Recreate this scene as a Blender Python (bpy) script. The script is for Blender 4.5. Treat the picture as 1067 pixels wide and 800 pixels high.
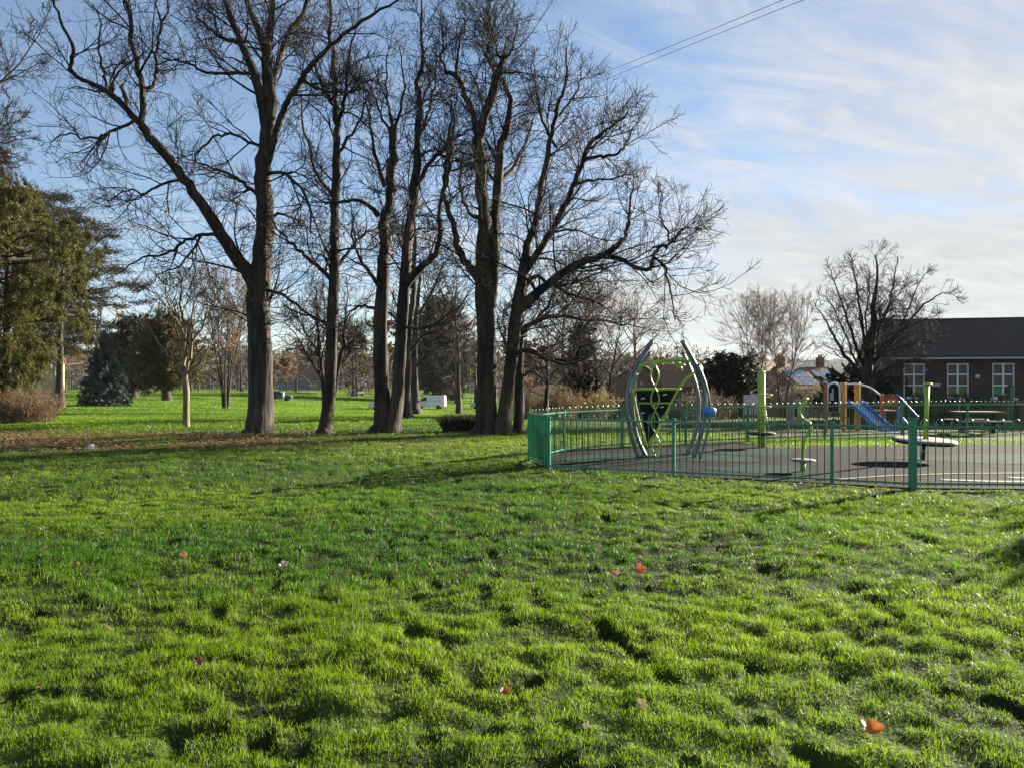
import bpy, math, random
import numpy as np
from mathutils import Vector, Matrix
R = math.radians
for o in list(bpy.data.objects): bpy.data.objects.remove(o, do_unlink=True)
S = bpy.context.scene
COL = S.collection
rng = np.random.default_rng(7)
random.seed(7)
CAMZ = 1.7; F = 800.0; CX = 533.5; CY = 400.0
# ---------------------------------------------------------------- camera
cam = bpy.data.cameras.new('camera'); camo = bpy.data.objects.new('camera', cam); COL.objects.link(camo)
camo.location = (0, 0, CAMZ); camo.rotation_euler = (R(90), 0, 0)
cam.sensor_fit = 'HORIZONTAL'; cam.sensor_width = 36; cam.lens = 36*F/1067; cam.clip_start = .05; cam.clip_end = 20000
S.camera = camo
# ---------------------------------------------------------------- sky and sun
SUN_AZ, SUN_EL = R(52), R(15)      # azimuth clockwise from +Y
W = bpy.data.worlds.new('World'); S.world = W; W.use_nodes = True
nt = W.node_tree; N = nt.nodes; L = nt.links; N.clear()
def nd(t, nt_nodes=None, **k):
    n = (nt_nodes or N).new(t)
    for a, v in k.items(): setattr(n, a, v)
    return n
sky = nd('ShaderNodeTexSky', sky_type='NISHITA', sun_disc=False, sun_elevation=SUN_EL, sun_rotation=SUN_AZ,
         altitude=80, air_density=.85, dust_density=.1, ozone_density=2.4)
tc = nd('ShaderNodeTexCoord')
sep = nd('ShaderNodeSeparateXYZ'); L.new(tc.outputs['Generated'], sep.inputs[0])
def mth(op, a, b=None, c=None):
    n = nd('ShaderNodeMath', operation=op)
    for i, v in enumerate((a, b, c)):
        if v is None: continue
        if isinstance(v, (int, float)): n.inputs[i].default_value = v
        else: L.new(v, n.inputs[i])
    return n.outputs[0]
zz = mth('ADD', mth('MAXIMUM', sep.outputs['Z'], 0.0), .10)
u = mth('DIVIDE', sep.outputs['X'], zz); v = mth('DIVIDE', sep.outputs['Y'], zz)
# thin high cloud on a flat layer: streaks run across the view, a little tilted
cmb = nd('ShaderNodeCombineXYZ')
L.new(mth('ADD', mth('MULTIPLY', u, .55), mth('MULTIPLY', v, .30)), cmb.inputs[0])
L.new(mth('ADD', mth('MULTIPLY', u, -.55), mth('MULTIPLY', v, 1.25)), cmb.inputs[1])
n1 = nd('ShaderNodeTexNoise'); n1.inputs['Scale'].default_value = .62; n1.inputs['Detail'].default_value = 9
n1.inputs['Roughness'].default_value = .62; n1.inputs['Distortion'].default_value = .55
L.new(cmb.outputs[0], n1.inputs['Vector'])
n2 = nd('ShaderNodeTexNoise'); n2.inputs['Scale'].default_value = 2.6; n2.inputs['Detail'].default_value = 8
n2.inputs['Roughness'].default_value = .68; n2.inputs['Distortion'].default_value = 1.1
L.new(cmb.outputs[0], n2.inputs['Vector'])
den = mth('ADD', mth('MULTIPLY', n1.outputs[0], 1.2), mth('MULTIPLY', n2.outputs[0], .8))
# more cloud towards the sun's side (+x) and towards the horizon
den = mth('ADD', den, mth('MULTIPLY', sep.outputs['X'], .62))
den = mth('ADD', den, mth('MULTIPLY', mth('SUBTRACT', .34, sep.outputs['Z']), .95))
mr = nd('ShaderNodeMapRange', interpolation_type='SMOOTHSTEP'); L.new(den, mr.inputs[0])
mr.inputs[1].default_value = .84; mr.inputs[2].default_value = 1.46; mr.inputs[3].default_value = .14; mr.inputs[4].default_value = .96
bgs = nd('ShaderNodeBackground'); bgs.inputs[1].default_value = .05
hs = nd('ShaderNodeHueSaturation'); hs.inputs['Saturation'].default_value = 1.10; hs.inputs['Value'].default_value = .85; L.new(sky.outputs[0], hs.inputs['Color'])
L.new(hs.outputs[0], bgs.inputs[0])
bgc = nd('ShaderNodeBackground'); bgc.inputs[0].default_value = (.97, .97, .965, 1); L.new(mth('ADD', .085, mth('MULTIPLY', n2.outputs[0], .15)), bgc.inputs[1])
mx = nd('ShaderNodeMixShader'); L.new(mr.outputs[0], mx.inputs[0]); L.new(bgs.outputs[0], mx.inputs[1]); L.new(bgc.outputs[0], mx.inputs[2])
out = nd('ShaderNodeOutputWorld'); L.new(mx.outputs[0], out.inputs[0])
sl = bpy.data.lights.new('sun', 'SUN'); so = bpy.data.objects.new('sun', sl); COL.objects.link(so)
sl.energy = 5.0; sl.angle = R(.5); sl.color = (1.0, .90, .72)
SD = Vector((math.sin(SUN_AZ)*math.cos(SUN_EL), math.cos(SUN_AZ)*math.cos(SUN_EL), math.sin(SUN_EL)))
so.rotation_euler = SD.to_track_quat('Z', 'Y').to_euler(); so.location = (30, 20, 40)
vs = S.view_settings; vs.view_transform = 'Standard'; vs.look = 'None'; vs.gamma = 1; vs.use_curve_mapping = False
vs.exposure = 2.18
S.render.engine = 'CYCLES'; cy = S.cycles
cy.max_bounces = 6; cy.diffuse_bounces = 3; cy.glossy_bounces = 2; cy.transmission_bounces = 4; cy.transparent_max_bounces = 8
cy.caustics_reflective = False; cy.caustics_refractive = False; cy.volume_bounces = 0
cy.use_denoising = True; cy.sample_clamp_indirect = 6
# ---------------------------------------------------------------- helpers
_tab = np.random.default_rng(3).random((256, 256))
def vnoise(x, y, s=0):
    x = np.asarray(x, float)+s*17.31; y = np.asarray(y, float)+s*9.77
    ca, sa = math.cos(s*.73), math.sin(s*.73); x, y = x*ca-y*sa, x*sa+y*ca
    xi = np.floor(x).astype(int); yi = np.floor(y).astype(int); fx = x-xi; fy = y-yi
    fx = fx*fx*(3-2*fx); fy = fy*fy*(3-2*fy)
    a = _tab[xi & 255, yi & 255]; b = _tab[(xi+1) & 255, yi & 255]; c = _tab[xi & 255, (yi+1) & 255]; d = _tab[(xi+1) & 255, (yi+1) & 255]
    return (a*(1-fx)+b*fx)*(1-fy)+(c*(1-fx)+d*fx)*fy
def sstep(a, b, x):
    t = np.clip((np.asarray(x, float)-a)/(b-a), 0, 1); return t*t*(3-2*t)
# playground outline (plan, metres)
NEAR = [(.74, 15.35), (3.0, 14.25), (5.47, 13.12), (6.55, 12.55), (9.1, 12.4), (11.7, 12.25), (14.3, 12.1), (16.9, 12.0)]
BACK = [(.39, 17.0), (1.31, 19.2), (3.0, 21.0), (5.0, 22.1), (7.1, 23.1), (9.9, 24.3), (13.0, 25.6), (15.9, 26.8), (18.8, 27.9), (21.8, 28.8), (24.8, 29.6)]
nx_, ny_ = np.array(NEAR).T; bx_, by_ = np.array(BACK).T
def in_play(x, y):      # >0 inside the first playground (metres from the edge, roughly)
    x = np.asarray(x, float)
    lo = np.interp(x, nx_, ny_); lo = np.where(x < .74, 15.35+(.74-x)*4.7, lo)
    hi = np.interp(x, bx_, by_); return np.minimum(np.minimum(y-lo, hi-y), x-.3)
def gz(x, y):           # smooth lie of the land
    x = np.asarray(x, float); y = np.asarray(y, float)
    zf = np.clip(-.9-(x+36)*1.4/24, -2.5, -.25)
    z = sstep(28, 120, y)*zf
    z = z-.25*sstep(25.5, 34, y)*sstep(2, 8, x)
    return z
def lump(x, y):         # tussocks and hoof-sized dips in the rough grass
    x = np.asarray(x, float); y = np.asarray(y, float)
    d = np.hypot(x, y)
    n = (vnoise(x*1.1, y*1.3, 1)-.5)*.03+(vnoise(x*4.6, y*5.2, 2)-.5)*.026+(vnoise(x*9, y*9, 3)-.5)*.034
    hole = vnoise(x*5.2+3, y*6.4, 4); n = n-.06*sstep(.74, .90, hole)
    n = n+(vnoise(x*.3, y*.3, 5)-.5)*.08
    f = (1-.6*sstep(10, 60, d))*(1-sstep(60, 130, d))
    return n*f*(1-sstep(-.5, .05, in_play(x, y)))
def gz2(x, y): return gz(x, y)+lump(x, y)
def P(px, py, d): return Vector(((px-CX)/F*d, d, CAMZ-(py-CY)/F*d))
def ground(px, py):     # where the sight line through that point of the photo meets the land
    d = 3.0
    for i in range(4000):
        if CAMZ-(py-CY)/F*d <= float(gz((px-CX)/F*d, d)): break
        d *= 1.002
        if d > 600: break
    x = (px-CX)/F*d
    return Vector((x, d, float(gz(x, d))))
def on(x, y): return Vector((x, y, float(gz2(x, y))))
def tag(o, label=None, cat=None, group=None, kind=None):
    if label: o['label'] = label
    if cat: o['category'] = cat
    if group: o['group'] = group
    if kind: o['kind'] = kind
    return o
def thing(name, label, cat, loc=(0, 0, 0), rz=0, group=None):
    o = bpy.data.objects.new(name, None); COL.objects.link(o); o.empty_display_size = .2
    o.location = loc; o.rotation_euler = (0, 0, rz); return tag(o, label, cat, group)
def mesh_np(name, verts, faces_list, mat, parent=None, smooth=False, col=None, matidx=None):
    """verts (n,3); faces_list: list of (m,k) index arrays"""
    me = bpy.data.meshes.new(name); verts = np.ascontiguousarray(verts, np.float32)
    me.vertices.add(len(verts)); me.vertices.foreach_set('co', verts.ravel())
    fl = [np.asarray(f, np.int32) for f in faces_list if len(f)]
    loops = np.concatenate([f.ravel() for f in fl]); cnt = np.concatenate([np.full(len(f), f.shape[1], np.int32) for f in fl])
    st = np.zeros(len(cnt), np.int32); st[1:] = np.cumsum(cnt)[:-1]
    me.loops.add(len(loops)); me.loops.foreach_set('vertex_index', loops)
    me.polygons.add(len(cnt)); me.polygons.foreach_set('loop_start', st)
    if smooth: me.polygons.foreach_set('use_smooth', np.ones(len(cnt), bool))
    if col is not None:
        a = me.attributes.new('Col', 'FLOAT_COLOR', 'POINT')
        c = np.ones((len(verts), 4), np.float32); c[:, :3] = col; a.data.foreach_set('color', c.ravel())
    me.update(calc_edges=True); me.validate()
    for m in (mat if isinstance(mat, (list, tuple)) else [mat]): me.materials.append(m)
    o = bpy.data.objects.new(name, me); COL.objects.link(o)
    if parent: o.parent = parent
    return o
def tubes_np(Pt, Rd, sides):
    """Pt (n,k,3), Rd (n,k) -> verts, quads"""
    n, k, _ = Pt.shape
    T = np.gradient(Pt, axis=1); T /= np.linalg.norm(T, axis=2, keepdims=True)+1e-9
    m = Pt[:, -1]-Pt[:, 0]; m /= np.linalg.norm(m, axis=1, keepdims=True)+1e-9
    ref = np.where((np.abs(m[:, 2:3]) > .8), np.array([[1., .13, 0]]), np.array([[.05, .1, 1.]]))[:, None, :]
    U = ref-T*np.sum(ref*T, axis=2, keepdims=True); U /= np.linalg.norm(U, axis=2, keepdims=True)+1e-9
    V = np.cross(T, U)
    a = np.arange(sides)/sides*2*np.pi
    ring = Pt[:, :, None, :]+Rd[:, :, None, None]*(np.cos(a)[None, None, :, None]*U[:, :, None, :]+np.sin(a)[None, None, :, None]*V[:, :, None, :])
    idx = np.arange(n*k*sides).reshape(n, k, sides)
    A = idx[:, :-1, :]; B = np.roll(idx, -1, axis=2)[:, :-1, :]; C = np.roll(idx, -1, axis=2)[:, 1:, :]; D = idx[:, 1:, :]
    return ring.reshape(-1, 3), np.stack([A, B, C, D], -1).reshape(-1, 4)
class MB:
    def __init__(s): s.v = []; s.f = []; s.m = []; s.sm = []
    def add(s, verts, faces, mi=0, sm=False):
        b = len(s.v); s.v += [tuple(v) for v in verts]; s.f += [[b+i for i in f] for f in faces]; s.m += [mi]*len(faces); s.sm += [sm]*len(faces); return s
    def box(s, c, d, rz=0, mi=0, rot=None):
        x, y, z = [q/2 for q in d]; M = rot or Matrix.Rotation(rz, 3, 'Z')
        vs = [M @ Vector(p)+Vector(c) for p in ((-x, -y, -z), (x, -y, -z), (x, y, -z), (-x, y, -z), (-x, -y, z), (x, -y, z), (x, y, z), (-x, y, z))]
        return s.add(vs, [(0, 3, 2, 1), (4, 5, 6, 7), (0, 1, 5, 4), (1, 2, 6, 5), (2, 3, 7, 6), (3, 0, 4, 7)], mi)
    def tube(s, pts, r, n=8, mi=0, cap=True, closed=False):
        pts = [Vector(p) for p in pts]; rs = r if isinstance(r, (list, tuple)) else [r]*len(pts); k = len(pts)
        T = []
        for i in range(k):
            a = pts[i-1] if (i > 0 or closed) else pts[i]; b = pts[(i+1) % k] if (i < k-1 or closed) else pts[i]
            T.append((b-a).normalized())
        u = T[0].orthogonal().normalized(); V = []
        for i in range(k):
            u = (u-T[i]*u.dot(T[i])); u = u.normalized() if u.length > 1e-6 else T[i].orthogonal().normalized()
            w = T[i].cross(u)
            for j in range(n):
                a = 2*math.pi*j/n; V.append(pts[i]+(u*math.cos(a)+w*math.sin(a))*rs[i])
        Fc = []
        for i in range(k if closed else k-1):
            for j in range(n):
                i2 = (i+1) % k; Fc.append((i*n+j, i*n+(j+1) % n, i2*n+(j+1) % n, i2*n+j))
        s.add(V, Fc, mi, True)
        if cap and not closed:
            b = len(s.v)-len(V); s.f += [[b+j for j in reversed(range(n))], [b+(k-1)*n+j for j in range(n)]]; s.m += [mi]*2; s.sm += [False]*2
        return s
    def lathe(s, c, prof, n=24, mi=0, axis='Z', sm=True):
        V = []; Fc = []; k = len(prof)
        for r, h in prof:
            for j in range(n):
                a = 2*math.pi*j/n; p = Vector((r*math.cos(a), r*math.sin(a), h))
                if axis == 'Y': p = Vector((p.x, p.z, p.y))
                if axis == 'X': p = Vector((p.z, p.x, p.y))
                V.append(p+Vector(c))
        for i in range(k-1):
            for j in range(n): Fc.append((i*n+j, i*n+(j+1) % n, (i+1)*n+(j+1) % n, (i+1)*n+j))
        s.add(V, Fc, mi, sm); b = len(s.v)-len(V)
        if prof[0][0] > 1e-4: s.f.append([b+j for j in reversed(range(n))]); s.m.append(mi); s.sm.append(False)
        if prof[-1][0] > 1e-4: s.f.append([b+(k-1)*n+j for j in range(n)]); s.m.append(mi); s.sm.append(False)
        return s
    def prism(s, poly, d0, d1, mi=0, plane='XZ'):
        """polygon in a plane, extruded along the third axis from d0 to d1"""
        f = {'XZ': lambda a, b, d: (a, d, b), 'YZ': lambda a, b, d: (d, a, b), 'XY': lambda a, b, d: (a, b, d)}[plane]
        k = len(poly); V = [f(a, b, d0) for a, b in poly]+[f(a, b, d1) for a, b in poly]
        return s.add(V, [tuple(range(k)), tuple(range(2*k-1, k-1, -1))]+[(i, i+k, (i+1) % k+k, (i+1) % k) for i in range(k)], mi)
    def build(s, name, mat, parent=None, bevel=0):
        me = bpy.data.meshes.new(name); me.from_pydata(s.v, [], s.f)
        for m in (mat if isinstance(mat, (list, tuple)) else [mat]): me.materials.append(m)
        me.polygons.foreach_set('material_index', s.m); me.polygons.foreach_set('use_smooth', s.sm)
        import bmesh
        bm = bmesh.new(); bm.from_mesh(me); bmesh.ops.recalc_face_normals(bm, faces=bm.faces)
        if bevel:
            es = [e for e in bm.edges if len(e.link_faces) == 2 and e.calc_face_angle(0) > .6]
            bmesh.ops.bevel(bm, geom=es, offset=bevel, segments=1, affect='EDGES')
        bm.to_mesh(me); bm.free(); me.update()
        o = bpy.data.objects.new(name, me); COL.objects.link(o)
        if parent: o.parent = parent
        return o
def copy_tree(o, parent=None):
    c = o.copy(); COL.objects.link(c)
    if parent: c.parent = parent
    for ch in [q for q in o.children]: copy_tree(ch, c)
    return c
# ---------------------------------------------------------------- materials
def mat(name, col, rough=.6, col2=None, scale=6, detail=5, bump=0, bscale=None, stretch=(1, 1, 1), metal=0, spec=.5, lo=.35, hi=.65, coat=0, trans=0, attr=False):
    m = bpy.data.materials.new(name); m.use_nodes = True; t = m.node_tree; ns = t.nodes; lk = t.links
    b = ns['Principled BSDF']; b.inputs['Roughness'].default_value = rough; b.inputs['Metallic'].default_value = metal
    b.inputs['Specular IOR Level'].default_value = spec; b.inputs['Coat Weight'].default_value = coat
    b.inputs['Base Color'].default_value = (*col, 1); src = None
    tcx = ns.new('ShaderNodeTexCoord'); mp = ns.new('ShaderNodeMapping'); mp.inputs['Scale'].default_value = stretch
    lk.new(tcx.outputs['Object'], mp.inputs[0])
    nz = ns.new('ShaderNodeTexNoise'); nz.inputs['Scale'].default_value = scale; nz.inputs['Detail'].default_value = detail; nz.inputs['Roughness'].default_value = .62
    lk.new(mp.outputs[0], nz.inputs['Vector'])
    if attr:
        at = ns.new('ShaderNodeAttribute'); at.attribute_name = 'Col'; src = at.outputs['Color']
    if col2 is not None:
        rp = ns.new('ShaderNodeMapRange'); rp.inputs[1].default_value = lo; rp.inputs[2].default_value = hi; lk.new(nz.outputs[0], rp.inputs[0])
        mxn = ns.new('ShaderNodeMix'); mxn.data_type = 'RGBA'; lk.new(rp.outputs[0], mxn.inputs[0])
        mxn.inputs[6].default_value = (*col, 1); mxn.inputs[7].default_value = (*col2, 1); src = mxn.outputs[2]
    if src: lk.new(src, b.inputs['Base Color'])
    if bump:
        bp = ns.new('ShaderNodeBump'); bp.inputs['Strength'].default_value = 1; bp.inputs['Distance'].default_value = bump
        if bscale:
            nb = ns.new('ShaderNodeTexNoise'); nb.inputs['Scale'].default_value = bscale; nb.inputs['Detail'].default_value = 6; lk.new(mp.outputs[0], nb.inputs['Vector']); lk.new(nb.outputs[0], bp.inputs['Height'])
        else: lk.new(nz.outputs[0], bp.inputs['Height'])
        lk.new(bp.outputs[0], b.inputs['Normal'])
    if trans:
        tr = ns.new('ShaderNodeBsdfTranslucent'); ms = ns.new('ShaderNodeMixShader'); ms.inputs[0].default_value = trans
        if src: lk.new(src, tr.inputs[0])
        else: tr.inputs[0].default_value = (*col, 1)
        o_ = ns['Material Output']; lk.new(b.outputs[0], ms.inputs[1]); lk.new(tr.outputs[0], ms.inputs[2]); lk.new(ms.outputs[0], o_.inputs[0])
    return m
M = {}
M['bark'] = mat('bark', (.010, .0075, .0055), .9, (.060, .044, .029), 6, 9, .06, 11, (1, 1, .16), lo=.42, hi=.66)
M['bark_ragged'] = mat('bark_ragged', (.007, .0055, .0045), .9, (.095, .064, .040), 3.2, 8, .06, 7, (1, 1, .16), lo=.42, hi=.72)
M['bark_far'] = mat('bark_far', (.026, .019, .014), .9, (.06, .044, .03), 4)
M['twig'] = mat('twig', (.014, .011, .009), .9, (.030, .022, .016), 1.2, spec=.2)
M['twig_brown'] = mat('twig_brown', (.13, .075, .042), .85, (.20, .12, .07), 1.0)
M['twig_pale'] = mat('twig_pale', (.14, .10, .07), .85, (.22, .16, .11), 1.0)
M['bark_young'] = mat('bark_young', (.10, .08, .05), .85, (.24, .18, .11), 6, bump=.006, stretch=(1, 1, .3))
M['leafcol'] = mat('leafcol', (.1, .1, .05), .6, attr=True, trans=.3, spec=.3)
M['grass'] = mat('grass', (.06, .12, .02), .42, attr=True, trans=.56, spec=.26)
# ================================================================ ground and grass
def litter_w(x, y):     # how much leaf litter lies there
    band = sstep(18.5, 21, y)*(1-sstep(25, 30, y))*(1-sstep(-3, 2, x))*(.30+.70*(1-sstep(-9, -4, x)))
    return band*sstep(.18, .46, vnoise(x*.35, y*.8, 8)*.7+vnoise(x*1.6, y*2.2, 9)*.3)
def make_ground():
    nr, na = 560, 900
    r = np.concatenate([[0.], .4*(5000/.4)**(np.arange(nr)/(nr-1))])
    # finer steps where the photo looks
    t = np.linspace(-1, 1, na, endpoint=False); a = np.pi*(.38*t+.62*t**3)+np.pi/2
    A, RR = np.meshgrid(a, r); X = RR*np.cos(A); Y = RR*np.sin(A)
    Z = gz2(X, Y)-.012
    Z = Z-.035*sstep(.05, .5, in_play(X, Y))
    v = np.stack([X, Y, Z], -1).reshape(-1, 3); n = len(r)
    i = np.arange(n*na).reshape(n, na); B = np.roll(i, -1, 1)
    q = np.stack([i[:-1], i[1:], B[1:], B[:-1]], -1).reshape(-1, 4)
    d = RR.ravel(); x, y = v[:, 0], v[:, 1]
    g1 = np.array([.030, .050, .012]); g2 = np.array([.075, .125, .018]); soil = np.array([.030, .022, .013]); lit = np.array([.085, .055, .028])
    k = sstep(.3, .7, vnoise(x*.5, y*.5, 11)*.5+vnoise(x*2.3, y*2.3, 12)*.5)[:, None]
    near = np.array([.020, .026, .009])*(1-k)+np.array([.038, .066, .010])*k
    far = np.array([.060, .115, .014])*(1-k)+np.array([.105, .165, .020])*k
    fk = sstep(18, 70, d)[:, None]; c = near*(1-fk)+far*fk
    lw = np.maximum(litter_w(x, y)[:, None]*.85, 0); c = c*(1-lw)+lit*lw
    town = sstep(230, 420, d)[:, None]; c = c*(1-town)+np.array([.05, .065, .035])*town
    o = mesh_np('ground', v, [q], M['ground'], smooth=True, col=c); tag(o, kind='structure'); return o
M['ground'] = mat('ground', (.05, .08, .02), .95, attr=True, spec=.1, bump=.03, bscale=22)
make_ground()
def make_grass():
    bands = [(2.3, 6.5, 8200, .0030, .046, 1), (6.5, 13, 3400, .0044, .050, 1), (13, 28, 850, .0088, .060, 0), (28, 65, 110, .024, .09, 0), (65, 150, 15, .065, .15, 0), (150, 240, 4, .13, .2, 0)]
    VV = []; FT = []; FQ = []; CC = []; off = 0
    ang = R(42)
    for r0, r1, dens, w, h, fine in bands:
        n = int(dens*ang*(r1*r1-r0*r0))
        rr = np.sqrt(rng.uniform(r0*r0, r1*r1, n)); aa = rng.uniform(-ang, ang, n)+np.pi/2
        if r0 >= 28: # the right-hand side beyond the fence is play area and houses
            aa = rng.uniform(-.06, ang, n)+np.pi/2
        x = rr*np.cos(aa); y = rr*np.sin(aa)
        ip = in_play(x, y)
        strip = (y > np.interp(x, bx_, by_)-3.0-.15*np.clip(x-7, 0, 10))&(x > 6.8)&(y < np.interp(x, bx_, by_)+1.0)
        clump = vnoise(x*4.6, y*5.2, 2)*.35+vnoise(x*9, y*9, 3)*.45+vnoise(x*1.1, y*1.3, 1)*.2; clump = np.clip((clump-.5)*2.2+.5, 0, 1)
        hole = sstep(.74, .90, vnoise(x*5.2+3, y*6.4, 4))
        keep = ((ip < -.03)|strip)&(rng.random(n) < (1-.9*litter_w(x, y)))&(rng.random(n) > .5*hole)
        keep &= rng.random(n) < .30+1.1*clump
        x, y, clump = x[keep], y[keep], clump[keep]; n = len(x)
        z = gz2(x, y)-.015
        z = z-.035*sstep(.05, .5, in_play(x, y))*0
        hh = h*(.62+.55*clump)*np.where(rng.random(n) < .03, rng.uniform(1.4, 1.8, n), rng.uniform(.4, 1.35, n))*(.7+.5*vnoise(x*.45, y*.45, 14)); ww = w*rng.uniform(.7, 1.3, n)
        za = rng.uniform(0, 2*np.pi, n); lean = rng.uniform(.15, 1.15, n)*hh; la = rng.uniform(0, 2*np.pi, n)+0
        sx = np.cos(za)*ww/2; sy = np.sin(za)*ww/2; lx = np.cos(la)*lean; ly = np.sin(la)*lean
        tone = np.clip(.5+.9*(vnoise(x*.22, y*.3, 15)-.5)+.5*(vnoise(x*1.6, y*1.9, 16)-.5)+rng.normal(0, .18, n), 0, 1)[:, None]
        c = np.array([.032, .124, .004])*(1-tone)+np.array([.175, .285, .006])*tone
        dry = (rng.random(n) < .055)[:, None]; c = np.where(dry, np.array([.26, .22, .10]), c)
        p = np.stack([x, y, z], -1)
        sv = np.stack([sx, sy, 0*sx], -1)
        tip = p+np.stack([lx, ly, hh*(1-.35*(lean/hh)**2)], -1)
        if fine:
            mid = p+np.stack([lx*.35, ly*.35, hh*.58], -1)
            V = np.stack([p-sv, p+sv, mid+sv*.75, mid-sv*.75, tip], 1).reshape(-1, 3); b = off+np.arange(n)*5
            FQ.append(np.stack([b, b+1, b+2, b+3], -1)); FT.append(np.stack([b+3, b+2, b+4], -1)); CC.append(np.repeat(c, 5, 0)); off += n*5
        else:
            V = np.stack([p-sv, p+sv, tip], 1).reshape(-1, 3); b = off+np.arange(n)*3
            FT.append(np.stack([b, b+1, b+2], -1)); CC.append(np.repeat(c, 3, 0)); off += n*3
        VV.append(V)
    o = mesh_np('grass', np.concatenate(VV), [np.concatenate(FQ), np.concatenate(FT)], M['grass'], col=np.concatenate(CC))
    tag(o, 'short rough green grass covering the park field', 'grass', kind='stuff')
make_grass()
def leaf_quads(x, y, z, size, tilt, n):
    a = rng.uniform(0, 2*np.pi, n); u = np.stack([np.cos(a), np.sin(a), rng.normal(0, tilt, n)], -1); v = np.stack([-np.sin(a), np.cos(a), rng.normal(0, tilt, n)], -1)
    p = np.stack([x, y, z], -1); s = size[:, None]; up = np.array([0, 0, 1.])
    cur = rng.uniform(.1, .5, n)[:, None]*s*up
    V = np.stack([p-u*s*.5+cur*.5, p-v*s*.32, p+u*s*.55+cur, p+v*s*.32], 1).reshape(-1, 3); b = np.arange(n)*4
    return V, np.stack([b, b+1, b+2, b+3], -1)
def make_litter():
    n = 130000; x = rng.uniform(-30, 4, n); y = rng.uniform(18, 37, n); k = rng.random(n) < litter_w(x, y)*.8; x, y = x[k], y[k]
    m = 520; d = np.sqrt(rng.uniform(25, 1100, m)); a = rng.uniform(R(66), R(126), m); xs, ys = d*np.cos(a), d*np.sin(a); kk = in_play(xs, ys) < -.1
    x = np.concatenate([x, xs[kk]]); y = np.concatenate([y, ys[kk]]); n = len(x)
    z = gz2(x, y)+rng.uniform(.01, .06, n)
    V, Q = leaf_quads(x, y, z, rng.uniform(.03, .075, n), .3, n)
    t = rng.random((n, 1)); c = np.array([.10, .055, .025])*(1-t)+np.array([.30, .19, .09])*t
    tag(mesh_np('fallen_leaves', V, [Q], M['leafcol'], col=np.repeat(c, 4, 0)), 'brown fallen leaves strewn below the bare trees', 'leaf litter', kind='stuff')
make_litter()
# ================================================================ playground surfaces
def sheet(name, loop_near, loop_far, mt, lift, nv=24, nu=60):
    """a sheet between two plan polylines, laid on the land"""
    def res(p, n):
        p = np.array(p, float); s = np.r_[0, np.cumsum(np.hypot(*np.diff(p, axis=0).T))]; q = np.linspace(0, s[-1], n)
        return np.stack([np.interp(q, s, p[:, 0]), np.interp(q, s, p[:, 1])], -1)
    a = res(loop_near, nu); b = res(loop_far, nu); t = np.linspace(0, 1, nv)[:, None, None]
    g = a[None]*(1-t)+b[None]*t; z = gz(g[..., 0], g[..., 1])+lift
    v = np.concatenate([g, z[..., None]], -1).reshape(-1, 3); i = np.arange(nv*nu).reshape(nv, nu)
    q = np.stack([i[:-1, :-1], i[:-1, 1:], i[1:, 1:], i[1:, :-1]], -1).reshape(-1, 4)
    return tag(mesh_np(name, v, [q], mt, smooth=True), kind='structure')
M['tarmac'] = mat('tarmac', (.017, .0168, .0168), .9, (.032, .031, .031), 1.3, 10, .004, 60, spec=.03)
M['safety'] = mat('safety', (.022, .044, .038), .85, (.036, .062, .054), 2.2, 8, .003, 60, spec=.03)
M['line_yellow'] = mat('line_yellow', (.20, .17, .07), .8, (.09, .08, .05), 9)
M['line_white'] = mat('line_white', (.24, .23, .2), .8, (.10, .10, .09), 9)
M['path'] = mat('path', (.085, .08, .08), .9, (.14, .13, .125), 2, 8, spec=.03)
tfar = [(.42, 17.0), (1.33, 19.15), (3.0, 20.9), (5.0, 21.5), (7.1, 21.6), (10, 21.4), (14, 21.7), (18, 22.2), (23, 22.6)]
sheet('playground_tarmac', [(.76, 15.37)]+[(a, b+.02) for a, b in NEAR[1:]]+[(20, 12)], tfar, M['tarmac'], .006, 40, 120)
sheet('path', [(7.2, 24.3), (9.9, 25.5), (13, 26.8), (18.8, 29.1), (26, 31)], [(7.2, 26.6), (9.9, 27.9), (13, 29.2), (18.8, 31.5), (26, 33.5)], M['path'], .012)
def ellipse_pad(name, c, rx, ry, mt, lift=.011, wob=.12):
    n = 40; a = np.arange(n)/n*2*np.pi; rr = 1+wob*np.sin(3*a+c[0])+.06*np.sin(5*a)
    v = np.stack([c[0]+rx*rr*np.cos(a), c[1]+ry*rr*np.sin(a), 0*a+gz(c[0], c[1])+lift], -1); v = np.vstack([v, [c[0], c[1], float(gz(*c))+lift]])
    f = np.stack([np.arange(n), (np.arange(n)+1) % n, np.full(n, n)], -1)
    return tag(mesh_np(name, v, [f], mt), kind='structure')
ellipse_pad('safety_surface', (2.6, 17.6), 1.5, 1.0, M['safety'])
ellipse_pad('safety_surface', (4.6, 17.5), 1.1, .8, M['safety'], .014)
ellipse_pad('safety_surface', (5.9, 19.3), 1.3, 1.0, M['safety'])
ellipse_pad('safety_surface', (5.0, 15.3), 1.0, .8, M['safety'])
ellipse_pad('safety_surface', (11.6, 17.4), 2.6, 1.3, M['safety'])
def line(name, pts, w, mt, lift=.016):
    p = np.array(pts, float); t = np.gradient(p, axis=0); t /= np.linalg.norm(t, axis=1, keepdims=True); nrm = np.stack([-t[:, 1], t[:, 0]], -1)
    return sheet(name, p-nrm*w/2, p+nrm*w/2, mt, lift, 2, 40)
line('painted_line', [(5.2, 13.55), (6.0, 13.75), (7.0, 14.2), (8.5, 14.55), (10, 14.6), (12, 14.4)], .11, M['line_yellow'])
line('painted_marking', [(7.6, 13.6), (8.4, 13.35), (9.3, 13.3)], .2, M['line_white'])
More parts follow.
